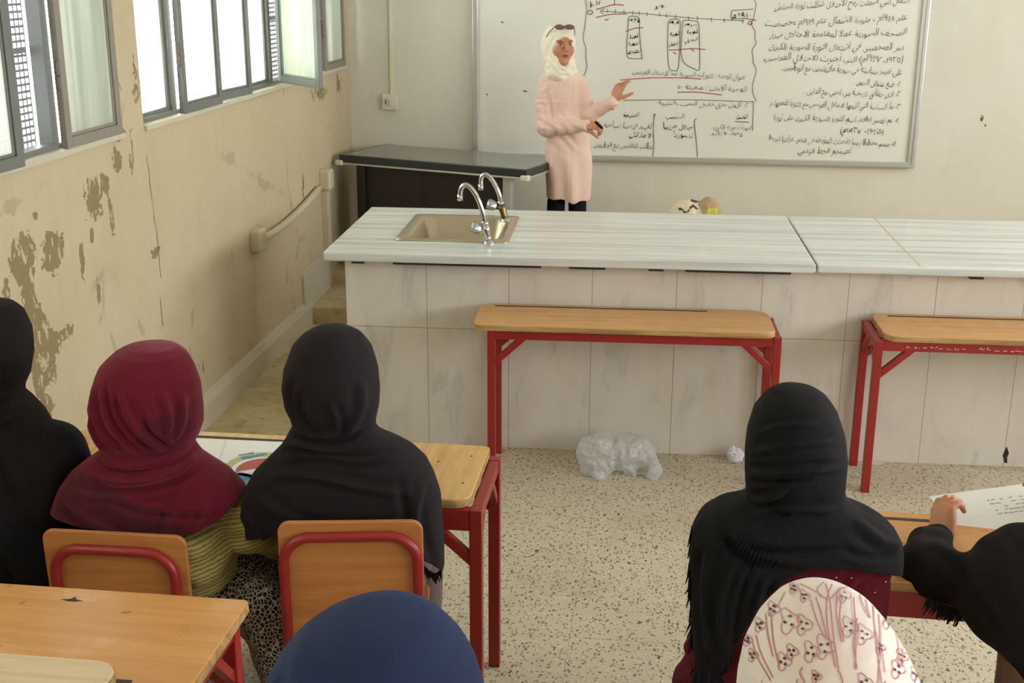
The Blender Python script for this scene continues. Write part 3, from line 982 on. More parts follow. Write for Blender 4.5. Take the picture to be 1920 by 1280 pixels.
mid = [
    ('عنوان الوحدة : الثورات السورية ضد الاحتلال الفرنسي', (1186, 138), (1397, 149), .045, K),
    ('الوحدة الأولى : صفحة ٥٠', (1270, 166), (1399, 172), .045, K),
    ('٢- أكمل وفق جدول السبب والنتيجة', (1234, 196), (1402, 202), .042, K),
    ('الحدث', (1379, 222), (1401, 223), .042, K),
    ('الثورة السورية الكبرى', (1338, 241), (1408, 243), .036, G),
    ('١٩٢٥- ١٩٢٧م', (1334, 253), (1392, 256), .036, G),
    ('السبب', (1247, 223), (1283, 222), .042, G),
    ('احتلال فرنسا', (1243, 241), (1300, 243), .044, K),
    ('لسوريا', (1262, 256), (1298, 258), .044, G),
    ('النتيجة', (1168, 220), (1198, 219), .042, G),
    ('تغيير فرنسا سياسة', (1132, 238), (1222, 242), .048, K),
    ('الاحتلال', (1180, 256), (1224, 258), .046, K),
    ('وطلب التفاوض مع الوطنيين', (1114, 275), (1223, 279), .048, K),
    ('١٩٢٠م', (1106, 12), (1130, 8), .035, G), ('١٩٠٠م', (1228, 17), (1252, 15), .035, G), ('١٩١٠م', (1373, 34), (1407, 33), .05, K),
    ('١٩٢٥', (1179, 41), (1199, 41), .026, K), ('ثورة', (1180, 72), (1196, 70), .028, K), ('الثورة', (1178, 84), (1198, 84), .026, K), ('الكبرى', (1177, 99), (1200, 99), .028, K),
    ('١٩١٩', (1255, 45), (1273, 46), .026, K), ('ثورة', (1256, 66), (1273, 66), .028, K), ('الشمال', (1254, 86), (1272, 84), .028, K),
    ('١٩١٨', (1284, 50), (1306, 50), .028, K), ('ثورة', (1287, 62), (1308, 62), .028, K), ('الساحل', (1284, 80), (1308, 76), .03, K),
]
for txt, pl, pr, h, m in mid: handwriting(e, txt, pl, pr, WY, h, m, name='handwriting')
wav = lambda x, y0, y1, a: [(x + a * math.sin(i * 1.25) + a * .5 * math.sin(i * 2.9), y0 + (y1 - y0) * i / 16) for i in range(17)]
strokes(e, [wav(1097, -2, 292, 3), wav(1414, -2, 190, 3.5), [(1413, 190), (1411, 245)], [(1168, 188), (1290, 187), (1413, 191)],
            [(1128, 21), (1200, 25), (1300, 34), (1395, 39)], [(1134, 16), (1126, 21), (1132, 27)]]
        + [[(x, y - 4), (x, y + 4)] for x, y in ((1139, 20), (1154, 21), (1170, 22), (1186, 24), (1199, 25), (1213, 26), (1237, 27), (1250, 29), (1267, 31), (1291, 34), (1308, 34), (1334, 37), (1358, 38), (1393, 40))], WY, .0042, G)
strokes(e, [[(1178, 36), (1177, 60), (1175, 85), (1176, 104), (1180, 109), (1200, 110), (1204, 108), (1201, 85), (1199, 55), (1199, 36), (1193, 31), (1181, 31), (1178, 36)],
            [(1253, 42), (1252, 70), (1252, 100), (1255, 128), (1262, 132), (1271, 130), (1274, 100), (1275, 60), (1275, 40), (1268, 36), (1257, 37), (1253, 42)],
            [(1280, 42), (1278, 70), (1277, 100), (1283, 118), (1300, 128), (1311, 130), (1312, 100), (1311, 60), (1309, 42), (1300, 39), (1284, 38), (1280, 42)],
            [(1107, 2), (1108, 15)], [(1152, 0), (1152, 10)], [(1372, 20), (1372, 34), (1394, 35)], [(1372, 20), (1412, 17)], [(1227, 213), (1225, 240), (1226, 270), (1224, 294)],
            [(1230, 214), (1226, 217)], [(1306, 222), (1302, 228), (1304, 250), (1306, 270), (1308, 294)], [(1244, 228), (1246, 240), (1258, 243)]], WY, .0048, G)
strokes(e, [[(1118, 18), (1150, 9), (1170, 10)], [(1117, 33), (1145, 27), (1175, 26)], [(1173, 59), (1190, 53), (1206, 52)], [(1254, 94), (1275, 93), (1300, 91), (1323, 93)],
            [(1163, 150), (1220, 146), (1280, 146), (1315, 148)], [(1270, 173), (1310, 173), (1354, 178)], [(1394, 34), (1418, 38)], [(1262, 98), (1268, 101)], [(1296, 92), (1302, 96)],
            [(1102, 22), (1106, 19), (1111, 22), (1108, 27), (1103, 26), (1102, 22)], [(1403, 41), (1408, 40), (1410, 44), (1405, 46), (1402, 43)], [(1378, 228), (1404, 229)],
            [(1134, 36), (1137, 38), (1141, 35)]], WY, .006, RD, 'underlines')
strokes(e, [[(940, 40), (943, 43)], [(981, 170), (988, 172)], [(912, 176), (914, 178)]], WY, .010, G, 'smudge')

# ================================================================== BENCH WITH SINK
BR = .033
BO = Vector((-1.515, 5.60, 0))
def bench_thing(name, label, cat, x=0, y=0, z=0, group=None):
    p = Matrix.Rotation(BR, 3, 'Z') @ Vector((x, y, 0)) + BO
    return empty(name, (p.x, p.y, z), BR, label, cat, group)
e = bench_thing('bench_base', 'long tiled bench base under the striped marble worktop', 'bench base')
# object coordinates of the tile material are local: x along the bench
mb = MB(); mb.box(0, 5.3, 0, .02, 0, .945); mb.box(0, .02, .02, 1.0, .05, .945); mb.build('tile_facing', M['bench_tile'], e, bevel=.002)
mb = MB(); mb.box(.02, 5.3, .02, .12, 0, .945); mb.box(.02, .12, .12, .98, 0, .945); mb.box(.02, 5.3, .90, .98, 0, .945); mb.build('masonry', M['pipe_cream'], e)
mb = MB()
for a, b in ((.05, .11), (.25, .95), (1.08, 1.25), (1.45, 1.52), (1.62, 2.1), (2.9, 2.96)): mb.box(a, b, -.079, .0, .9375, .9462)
mb.build('mortar_gap_shade', M['dark_gap'], e)  # dark strips painting the shaded mortar gaps under the worktop's front lip
mb = MB(); mb.prism([(0, 0), (.014, 0), (.010, .03), (.016, .05), (.002, .085), (-.006, .06), (-.012, .035), (-.004, .02)], 'y', -.0015, .004, Matrix.Translation((3.18, 0, .02)))
mb.build('chipped_tile', M['dark_gap'], e)

SX0, SX1, SY0, SY1 = .235, .735, .235, .835      # sink cut-out, bench coordinates
def slab(name, label, x0, x1, cut=None, skew=0.0, skl=0.0):
    e = bench_thing(name, label, 'worktop', x0, -.08, .947)
    W = x1 - x0; D = 1.14; z0, z1 = 0, .043
    mb = MB()
    if cut:
        a, b, c, d = cut[0] - x0, cut[1] - x0, cut[2] + .08, cut[3] + .08
        outer = [(0, 0), (W + 0.0, 0), (W - skew, D), (0, D)]; inner = [(a, c), (b, c), (b, d), (a, d)]
        bm = mb.bm
        V = {}
        for nm, P in (('o', outer), ('i', inner)):
            for z in (z0, z1): V[nm, z] = [bm.verts.new((x, y, z)) for x, y in P]
        for z in (z0, z1):
            for k in range(4):
                q = (k + 1) % 4
                bm.faces.new((V['o', z][k], V['o', z][q], V['i', z][q], V['i', z][k]))
        for nm in 'oi':
            for k in range(4):
                q = (k + 1) % 4
                bm.faces.new((V[nm, z0][k], V[nm, z0][q], V[nm, z1][q], V[nm, z1][k]))
    else:
        mb.prism([(0, 0), (W, 0), (W - skew, D), (-skl, D)], 'z', z0, z1)
    return mb.build(name + '_slab', M['marble_striped'], e, bevel=.009, bseg=3)
slab('marble_worktop', 'grey striped marble worktop slab with the sink set into it', -.085, 2.212, (SX0, SX1, SY0, SY1), skew=-.0)
sl_ = slab('marble_worktop', 'grey striped marble worktop slab right of the slanting joint', 2.218, 5.3)
mb = MB(); mb.box(.455, .463, .004, 1.136, .0425, .0436); mb.build('joint_reflection', M['pipe_cream'], sl_)  # pale strip painting the light reflection along the second worktop joint

e = bench_thing('sink', 'square stainless steel sink set in the marble worktop', 'sink', (SX0 + SX1) / 2, (SY0 + SY1) / 2, .99)
hx, hy = (SX1 - SX0) / 2, (SY1 - SY0) / 2
bm = bmesh.new()
def ring(x0, x1, y0, y1, r, z): return [bm.verts.new((x, y, z)) for x, y in round_rect(x0, x1, y0, y1, r, 6)]
rs = [ring(-hx - .034, hx + .034, -hy - .034, hy + .034, .03, .001), ring(-hx - .031, hx + .031, -hy - .031, hy + .031, .03, .006), ring(-hx + .016, hx - .016, -hy + .016, hy - .016, .06, .006),
      ring(-hx + .03, hx - .03, -hy + .03, hy - .03, .07, -.004), ring(-hx + .045, hx - .045, -hy + .045, hy - .045, .08, -.15), ring(-hx + .075, hx - .075, -hy + .075, hy - .075, .07, -.175)]
for a, b in zip(rs, rs[1:]):
    for k in range(len(a)): bm.faces.new((a[k], a[(k + 1) % len(a)], b[(k + 1) % len(a)], b[k]))
bm.faces.new(rs[-1])
bmesh.ops.recalc_face_normals(bm, faces=bm.faces[:])
me = bpy.data.meshes.new('basin'); bm.to_mesh(me); bm.free()
o = link('basin', me, M['steel_sink'], e, smooth=True); so = o.modifiers.new('t', 'SOLIDIFY'); so.thickness = .0015
mb = MB(); mb.lathe([(.035, 0), (.035, .004), (.02, .005), (.018, .002)], (0, 0, -.176), 20); mb.build('drain', M['chrome'], e)


def faucet(label, base, pts, body_dir, knob_at, knob_dir, mat, group):
    e = empty('faucet', base, 0, label, 'faucet', group)
    b = Vector(base)
    mb = MB(); mb.lathe([(.032, 0), (.032, .004), (.020, .014), (.017, .022)], seg=18); mb.build('flange', M['chrome'], e, smooth=True)
    L = [Vector(p) for p in pts]
    mb = MB()
    mb.tube([(0, 0, .01), L[0] * .35, L[0] * .7, L[0]], [.019, .017, .020, .0165], 14)
    mb.build('faucet_body', mat, e, smooth=True)
    q = [Vector(v) for v in spline([tuple(p) for p in L], 8)]
    mb = MB(); mb.tube(q, .0125, 12); mb.tube([q[-1] + Vector((0, 0, .004)), q[-1] - Vector((0, 0, .026))], .014, 12); mb.tube([q[0] - Vector((0, 0, .008)), q[0] + Vector((0, 0, .012))], .017, 12)
    mb.build('spout', M['chrome'], e, smooth=True)
    ka = Vector(knob_at); kd = Vector(knob_dir).normalized()
    mb = MB(); mb.tube([ka, ka + kd * .03], .012, 12); s = mb.build('valve_stem', mat, e, smooth=True)
    rot = Vector((0, 0, 1)).rotation_difference(kd).to_matrix().to_4x4()
    mt = Matrix.Translation(ka + kd * .028) @ rot
    bm2 = MB(); prof = []
    n = 24
    rings = []
    for z, r in ((0, .013), (.006, .022), (.036, .028), (.052, .024), (.054, .004)):
        rings.append([bm2.bm.verts.new(mt @ Vector(((r * (1 + .10 * math.cos(k * PI / 2 * 2 * 6 / 12 * 2))) * math.cos(2 * PI * k / n), (r * (1 + .10 * math.cos(k * PI / 3))) * math.sin(2 * PI * k / n), z))) for k in range(n)])
    for a, c in zip(rings, rings[1:]):
        for k in range(n): bm2.bm.faces.new((a[k], a[(k + 1) % n], c[(k + 1) % n], c[k]))
    bm2.bm.faces.new(rings[-1]); bm2.bm.faces.new(rings[0][::-1])
    bm2.build('knob', M['knob_clear'], e, smooth=True)
    return e
faucet('curved chrome faucet at the front of the sink', (-.845, 5.80, .990),
       [(-.018, .0, .10), (-.034, 0, .17), (-.060, 0, .235), (-.090, 0, .275), (-.116, 0, .286), (-.135, 0, .266), (-.140, 0, .235)], None, (-.012, -.004, .055), (-1, -.25, .55), M['chrome'], 'faucets at the sink')
faucet('taller tarnished faucet at the back of the sink', (-.835, 6.36, .990),
       [(-.026, 0, .095), (-.036, 0, .145), (-.058, 0, .195), (-.086, 0, .234), (-.112, 0, .246), (-.130, 0, .228), (-.133, 0, .190)], None, (-.022, -.005, .07), (-1, -.2, .35), M['brass_worn'], 'faucets at the sink')

# ================================================================== DEMONSTRATION TABLE BY THE BACK WALL
c0 = Vector((-2.200, 8.165, 0)); c1 = Vector((-.890, 7.715, 0)); ang = math.atan2(c1.y - c0.y, c1.x - c0.x); Lc = (c1 - c0).length
e = empty('demonstration_table', (c0.x, c0.y, .25), ang, 'dark table with a glossy grey top behind the bench, left of the teacher', 'table')
mb = MB(); mb.box(.0, Lc, 0, .585, .772, .80); mb.build('table_top', M['smoked_glass'], e, bevel=.003)
mb = MB(); mb.prism([(-.004, .785), (-.004, .801), (.012, .801)], 'x', 0, Lc); mb.box(-.012, Lc + .012, -.014, 0, .748, .799); mb.box(Lc, Lc + .014, -.014, .585, .748, .799); mb.box(-.014, 0, -.014, .585, .748, .799)
mb.build('table_edging', M['black_edge'], e, bevel=.003)
mb = MB(); mb.box(-.016, Lc + .016, -.018, .585, .738, .750); mb.build('metal_strip', M['aluminium'], e, bevel=.002)
for x in (-.02, Lc + .0):
    mb = MB(); mb.box(x - .02, x + .035, -.035, .015, .730, .765); mb.build('corner_cap', M['plastic_cream'], e, bevel=.008)
mb = MB(); mb.box(.11, .60, .045, .065, .02, .74); mb.build('front_panel', M['black_laminate'], e, bevel=.003)
mb = MB(); mb.box(.655, 1.215, .045, .065, .02, .74); mb.build('front_panel', M['black_laminate'], e, bevel=.003)
mb = MB(); mb.box(.60, .655, .05, .08, 0, .74); mb.box(.08, 1.0, .40, .42, 0, .74); mb.box(.08, .11, .05, .42, 0, .74); mb.build('carcass', M['black_laminate'], e)
for x in (.10, 1.215):
    mb = MB(); mb.box(x, x + .06, .02, .07, 0, .74); mb.build('leg', M['aluminium'] if x > 1 else M['black_laminate'], e, bevel=.004)
    mb = MB(); xr_ = min(x, .96); mb.box(xr_, xr_ + .05, .40, .46, 0, .74); mb.build('leg', M['black_laminate'], e, bevel=.004)

# ================================================================== STUDENT DESKS AND CHAIRS
def desk(label, p, rz, top, frame, D, H, mats, floor, slot='back', group='student desks with red steel frames', corner=.05, fd=None, gus=True, deep=.045):
    """p = left front corner on the floor; top=(x0,x1), frame=(x0,x1) local"""
    e = empty('student_desk', (p[0], p[1], floor), rz, label, 'desk', group)
    x0, x1 = top; th = .028
    rr = corner if isinstance(corner, list) else [corner] * 4
    sy0, sy1 = (D - .055, D - .040) if slot == 'back' else (.045, .065)
    sx0, sx1 = x0 + .07, x1 - .28
    if slot == 'front': sx0, sx1 = x1 - .62, x1 - .12
    mb = MB(); mb.prism(round_rect(x0, x1, 0, D, rr, 6), 'z', H - th, H)
    top_o = mb.build('desk_top', [M[mats]], e, bevel=.004)
    mb = MB(); mb.box(sx0, sx1, sy0, sy1, H - .002, H + .0012); mb.build('pencil_slot', M['slot_dark'], top_o)
    mb = MB(); out = round_rect(x0 - .0012, x1 + .0012, -.0012, D + .0012, rr, 6); mb.prism(out, 'z', H - th + .002, H - .004); mb.build('raw_edge', M['ply_edge'], top_o)
    a, b = frame; w = .036; fy0, fy1 = fd or (.03, D - .03); hz = H - th
    for (x, y) in ((a, fy0), (b - w, fy0), (a, fy1 - w), (b - w, fy1 - w)):
        mb = MB(); mb.box(x, x + w, y, y + w, 0, hz); leg = mb.build('leg', M['red_paint'], e, bevel=.003)
    for y in (fy0, fy1 - w):
        mb = MB(); mb.box(a + w, b - w, y + .003, y + w - .003, hz - deep, hz - .001); mb.build('long_rail', M['red_paint'], e, bevel=.003)
    for x in (a, b - w):
        mb = MB(); mb.box(x + .003, x + w - .003, fy0 + w, fy1 - w, hz - .04, hz - .001); mb.build('end_rail', M['red_paint'], e, bevel=.003)
    if gus:
        for y in (fy0, fy1 - w):
            for sx, xx in ((1, a + w), (-1, b - w)):
                mb = MB(); mb.bar((xx - sx * .012, y + w / 2, hz - .165), (xx + sx * .135, y + w / 2, hz - .03), .030, .024, up=(0, 1, 0)); mb.build('corner_brace', M['red_paint'], e, bevel=.003)
    for x in (a, b - w):
        for sy, yy in ((1, fy0 + w), (-1, fy1 - w)):
            mb = MB(); mb.bar((x + w / 2, yy - sy * .01, hz - .14), (x + w / 2, yy + sy * .10, hz - .025), .024, .024, up=(1, 0, 0)); mb.build('corner_brace', M['red_paint'], e, bevel=.003)
    return e


def r2(p, a, x, y):
    return (p[0] + x * math.cos(a) - y * math.sin(a), p[1] + x * math.sin(a) + y * math.cos(a))

dA = desk('empty desk against the bench, with the white plastic bag on the floor beneath', (-.835, 5.215), .040, (0, 1.345), (.065, 1.375), .375, .75, 'desk_laminate', 0, fd=(.02, .355), corner=[.05, .05, .09, .09])
dB = desk('empty desk against the bench with pale scratched writing on its red rail', (.94, 5.29), .030, (.04, 1.40), (0, 1.36), .375, .75, 'desk_laminate', 0, fd=(.01, .36), corner=[.06, .05, .09, .07])
dC = desk('desk shared by the girls in maroon and black scarves, its wood grain worn', (-1.83, 3.085), 0, (.02, 1.325), (.04, 1.36), .41, .75, 'desk_old', T1, fd=(-.005, .40), corner=[.05, .05, .02, .05], deep=.065)
dD = desk('desk before the girl in the fringed black shawl and the pupil reading a paper', (.17, 2.77), -.02, (0, 1.32), (.03, 1.34), .41, .75, 'desk_orange', T1, fd=(.0, .40), deep=.07)
dE = desk('empty orange-brown desk behind the maroon scarf girl\'s chair', (-2.19, 1.925), 0, (0, 1.315), (.02, 1.30), .405, .75, 'desk_orange', T2, slot='front', corner=[.012] * 4, fd=(.03, .38))
dF = desk('pale worn desk corner at the lower left edge, behind the orange-brown desk', (-2.28, 1.49), 0, (0, 1.315), (.02, 1.29), .41, .75, 'desk_pale', T3, slot='back', corner=[.04, .05, .05, .04], fd=(.03, .38))
# scratches on the rail of the right front desk
mb = MB()
for i in range(34):
    x = .12 + i * .017 + random.uniform(-.003, .003)
    if 15 < i < 19: continue
    z = .722 - .026 + random.uniform(-.004, .004)
    mb.bar((x, .0115, z), (x + random.uniform(-.004, .010), .0115, z + random.uniform(-.006, .012)), .0022, .0016, up=(0, 1, 0))
    if i % 2: mb.bar((x, .0115, z), (x + .014, .0115, z + random.uniform(-.003, .003)), .0018, .0016, up=(0, 1, 0))
mb.build('scratched_writing', M['plastic_cream'], dB)
# stains on the orange desk
def blot(parent, pts, z, mat, name='ink_mark'):
    mb = MB(); mb.prism(pts, 'z', z - .001, z + .0008); mb.build(name, mat, parent)
def on(par, px, py, z):
    p = at(px, py, z=z); return p.x - par.location.x, p.y - par.location.y
x, y = on(dE, 135, 1125, .95); blot(dE, [(x - .025, y), (x - .004, y - .006), (x + .026, y - .001), (x + .008, y + .004), (x + .002, y + .014), (x - .006, y + .005)], .75, M['slot_dark'])
x, y = on(dE, 40, 1130, .95); blot(dE, [(x - .006, y - .004), (x + .004, y - .002), (x + .008, y + .008), (x + .001, y + .004)], .75, M['ply_edge'])
x, y = on(dE, 237, 1147, .95); blot(dE, [(x - .010, y - .003), (x + .006, y - .004), (x + .010, y + .004), (x - .002, y + .003)], .75, M['ply_edge'])
for px, py in ((884, 855), (868, 905), (822, 865)):
    x, y = on(dC, px, py, .87); blot(dC, [(x + .004 * math.cos(k), y + .004 * math.sin(k)) for k in range(6)], .75, M['slot_dark'], 'screw')


def chair(label, loc_, rz, floor, W=.36, back=(.50, .80), lean=.03, board='chair_board', tube_in=.012, tube_top=.03, group='student chairs with red tube frames', slope=0.0):
    e = empty('student_chair', (loc_[0], loc_[1], floor), rz, label, 'chair', group)
    hw = W / 2; sy = .40; zs = .43
    mb = MB(); mb.prism(round_rect(-hw, hw, .02, sy, .04, 5), 'z', zs, zs + .014); mb.build('seat', M[board], e, bevel=.004)
    z0, z1 = back
    R = Matrix.Translation((0, 0, z0)) @ Matrix.Rotation(lean, 4, 'X')
    bm = bmesh.new()
    # gently bowed back board
    out = round_rect(-hw, hw, 0, z1 - z0, [.02, .02, .03, .03], 5)
    mb = MB(); mb.prism(out, 'y', -.007, .007, R)
    mb.build('backrest', M[board], e, bevel=.004)
    # the tube: up one side, across behind the board, down the other
    t_ = .0135; ix = hw - tube_in - t_; zt = z1 - z0 - tube_top - t_; r = .075; pts = []
    y = -.007 - t_ * .9
    pts.append((-ix, y, -.08)); pts.append((-ix, y, zt - r))
    for k in range(1, 8): a = PI - k / 8 * PI / 2; pts.append((-ix + r + r * math.cos(a), y, zt - r + r * math.sin(a)))
    for k in range(0, 8): a = PI / 2 - k / 8 * PI / 2; pts.append((ix - r + r * math.cos(a), y, zt - r + r * math.sin(a)))
    pts.append((ix, y, zt - r)); pts.append((ix, y, -.08))
    pts = [R @ Vector(p) for p in pts]
    mb = MB(); mb.tube(pts, t_, 12); mb.build('back_frame', M['red_paint'], e, smooth=True)
    for sx in (-1, 1):
        a = pts[0] if sx < 0 else pts[-1]
        mb = MB(); mb.tube([a, (sx * ix, .0, zs - .06), (sx * ix, -.03, 0)], t_, 12); mb.build('leg', M['red_paint'], e, smooth=True)
        mb = MB(); mb.tube([(sx * ix, .0, zs - .03), (sx * ix, sy - .07, zs - .015), (sx * ix, sy - .035, zs - .05), (sx * ix, sy - .01, 0)], t_, 12); mb.build('leg', M['red_paint'], e, smooth=True)
    mb = MB(); mb.tube([(-ix, sy - .03, zs - .02), (ix, sy - .03, zs - .02)], t_ * .8, 10); mb.tube([(-ix, .0, .16), (ix, .0, .16)], t_ * .8, 10); mb.build('cross_tube', M['red_paint'], e, smooth=True)
    return e

# ================================================================== CLOTH AND SKIN
def skin_mat():
    t = NT('skin')
    a = t.new('ShaderNodeVertexColor'); a.layer_name = 'tint'
    c = t.mix(t.math('MULTIPLY', t.noise(18, 3), .18), a.outputs['Color'], hexc(170, 100, 74))
    t.color(c).rough(.5).spec(.35); t.b.inputs['Subsurface Weight'].default_value = .12; t.b.inputs['Subsurface Scale'].default_value = .01
    t.b.inputs['Subsurface Radius'].default_value = (1, .35, .2)
    M['skin'] = t.m
skin_mat()
fabric('scarf_charcoal', hexc(38, 32, 35), hexc(30, 25, 28), sheen=.18)
fabric('scarf_black', hexc(28, 27, 29), hexc(21, 20, 22), sheen=.12)
fabric('scarf_blackbrown', hexc(31, 25, 23), hexc(22, 18, 17), sheen=.10)
fabric('scarf_navy', hexc(42, 54, 88), hexc(33, 43, 74), sheen=.3, weave=1400, wr=.2)
fabric('dress_maroon', hexc(98, 22, 34), hexc(78, 14, 26), sheen=.2, wr=.6)
fabric('scarf_cream', hexc(240, 230, 210), hexc(230, 218, 196), sheen=.15, wr=.25)
fabric('trousers_black', hexc(26, 26, 32), sheen=.1)
fabric('dress_mauve', hexc(140, 122, 114), hexc(118, 102, 98))
fabric('skirt_brown', hexc(128, 98, 84), hexc(108, 80, 66), sheen=.2)
fabric('tunic_pink', hexc(236, 206, 192), hexc(228, 194, 178), sheen=.12, wr=.3)
# maroon scarf, its darker woven band is a per-vertex colour of the cloth
t = NT('scarf_maroon'); a = t.new('ShaderNodeVertexColor'); a.layer_name = 'tint'
t.color(t.mix(t.math('MULTIPLY', t.noise(6, 3), .3), a.outputs['Color'], hexc(98, 14, 34))).rough(.85).spec(.2).sheen(.35, (.9, .3, .4, 1))
t.bump(t.math('ADD', t.noise(22, 4, vec=t.mapping((1, 1, .45))), t.math('MULTIPLY', t.noise(900, 2), .12)), .35, .02); M['scarf_maroon'] = t.m
t = NT('scarf_white_print'); t.color(t.mix(t.noise(5), hexc(236, 226, 218), hexc(226, 212, 206))).rough(.85).spec(.2).sheen(.2)
t.bump(t.noise(14, 3), .2, .02); M['scarf_white_print'] = t.m
simple('print_pink', hexc(206, 138, 150), .9, var=.2, scale=30)
simple('print_dark', hexc(92, 62, 66), .9)
t = NT('knit_yellow')
w = t.new('ShaderNodeTexWave'); w.wave_type = 'BANDS'; w.bands_direction = 'Z'; w.inputs['Scale'].default_value = 30; w.inputs['Distortion'].default_value = 2.2; w.inputs['Detail Scale'].default_value = 2.5
t.link(t.mapping((1, 1, 1), rot=(0, .25, 0)), w.inputs['Vector'])
c = t.mix(t.ramp(w.outputs['Fac'], [(.35, (0, 0, 0)), (.65, (1, 1, 1))]), hexc(138, 122, 62), hexc(176, 166, 112))
t.color(c).rough(.9).spec(.15).bump(w.outputs['Fac'], .35, .006); M['knit_yellow'] = t.m
t = NT('skirt_leopard')
v = t.voro(88, vec=t.mapping((1, 1, .8)), feature='DISTANCE_TO_EDGE', rnd=.9)
c = t.ramp(v, [(.07, hexc(176, 164, 146)), (.12, hexc(24, 20, 20))])
t.color(c).rough(.8); M['skirt_leopard'] = t.m
simple('shoe_dark', hexc(34, 30, 30), .4)


def into(e, o):
    """a mesh modelled in room coordinates becomes a part of e"""
    o.data.transform(Matrix.Translation(-Vector(e.location)))
    o.parent = e
    return o


def vq_obj(name, V, Q, mats, e, col=None, solid=0.0):
    me = np_mesh(name, V, Q)
    if col: paint(me, V, col)
    o = link(name, me, mats, smooth=True)
    into(e, o)
    if solid:
        b_ = bmesh.new(); b_.from_mesh(o.data); bmesh.ops.remove_doubles(b_, verts=b_.verts, dist=1e-6); b_.to_mesh(o.data); b_.free()
        s = o.modifiers.new('thickness', 'SOLIDIFY'); s.thickness = solid; s.offset = -1
    return o


SKIN = np.array(hexc(198, 140, 108)[:3]); SKIN_F = np.array(hexc(192, 134, 104)[:3])


def hand(w, d, n, side=1, curls=(.2, .3, .35, .4), thumb=(.75, .25, .6), scale=1.0, res=.0028, tcurl=.3, spread=.10):
    """a hand whose wrist is at w, fingers along d, palm facing n; five fingers of different length, thumb leaving the side of the palm"""
    w, d, n = Vector(w), Vector(d).normalized(), Vector(n)
    n = (n - d * n.dot(d)).normalized(); x = d.cross(n) * side
    Rm = np.array([[x[i], n[i], d[i]] for i in range(3)], np.float32)    # columns: thumb side, palm, along
    chains = []
    for k, (bx, bz, L) in enumerate(((.029, .088, .076), (.0095, .092, .085), (-.010, .089, .078), (-.028, .082, .060))):
        a = curls[k] if not isinstance(curls[k], (tuple, list)) else None
        cs = (curls[k] * .8, curls[k] * 1.1, curls[k] * .8) if a is not None else curls[k]
        p = np.array([bx * .9, 0, bz - .02]); pts = [p]; sp = spread * (1.4 - k) * .6
        dirv = np.array([math.sin(sp), 0, math.cos(sp)]); ang_ = 0
        p = np.array([bx, 0, bz]); pts.append(p)
        for j, f in enumerate((.46, .30, .24)):
            ang_ += cs[j]
            v = np.array([dirv[0] * math.cos(ang_), math.sin(ang_), dirv[2] * math.cos(ang_)])
            p = p + v * L * f; pts.append(p)
        chains.append((pts, [.0100, .0098, .0088, .0080, .0068]))
    t0 = np.array([.022, .006, .022]); tv = np.array(thumb, float); tv /= np.linalg.norm(tv)
    t1 = t0 + tv * .040; tv2 = tv + np.array([-.35, .25, .5]) * tcurl * 2; tv2 /= np.linalg.norm(tv2)
    t2 = t1 + tv2 * .032; t3 = t2 + tv2 * .024
    chains.append(([t0, t1, t2, t3], [.015, .0125, .0105, .0080]))

    def fn(P):
        q = P / scale
        palm = s_ell(q, (0, 0, .050), (.041, .0155, .052))
        palm = s_un(palm, s_cap(q, (.026, .004, .02), (.024, .004, .05), .015, .012), .012)
        palm = s_un(palm, s_cap(q, (-.026, .004, .02), (-.027, .003, .07), .013, .010), .012)
        arm = s_cap(q, (0, 0, -.06), (0, 0, .012), .026, .023, (1, .80, 1))
        d_ = s_un(palm, arm, .02)
        for pts, rs in chains: d_ = s_un(d_, chain(q, pts, rs, .004), .006)
        return d_ * scale
    V, Q = nets(fn, [-.075 * scale, -.07 * scale, -.07 * scale], [.09 * scale, .09 * scale, .19 * scale], res)
    V = relax(V, Q, 1)
    V = V @ Rm.T.astype(float) + np.array(w)
    if np.linalg.det(Rm) < 0: Q = Q[:, ::-1]
    return V, Q


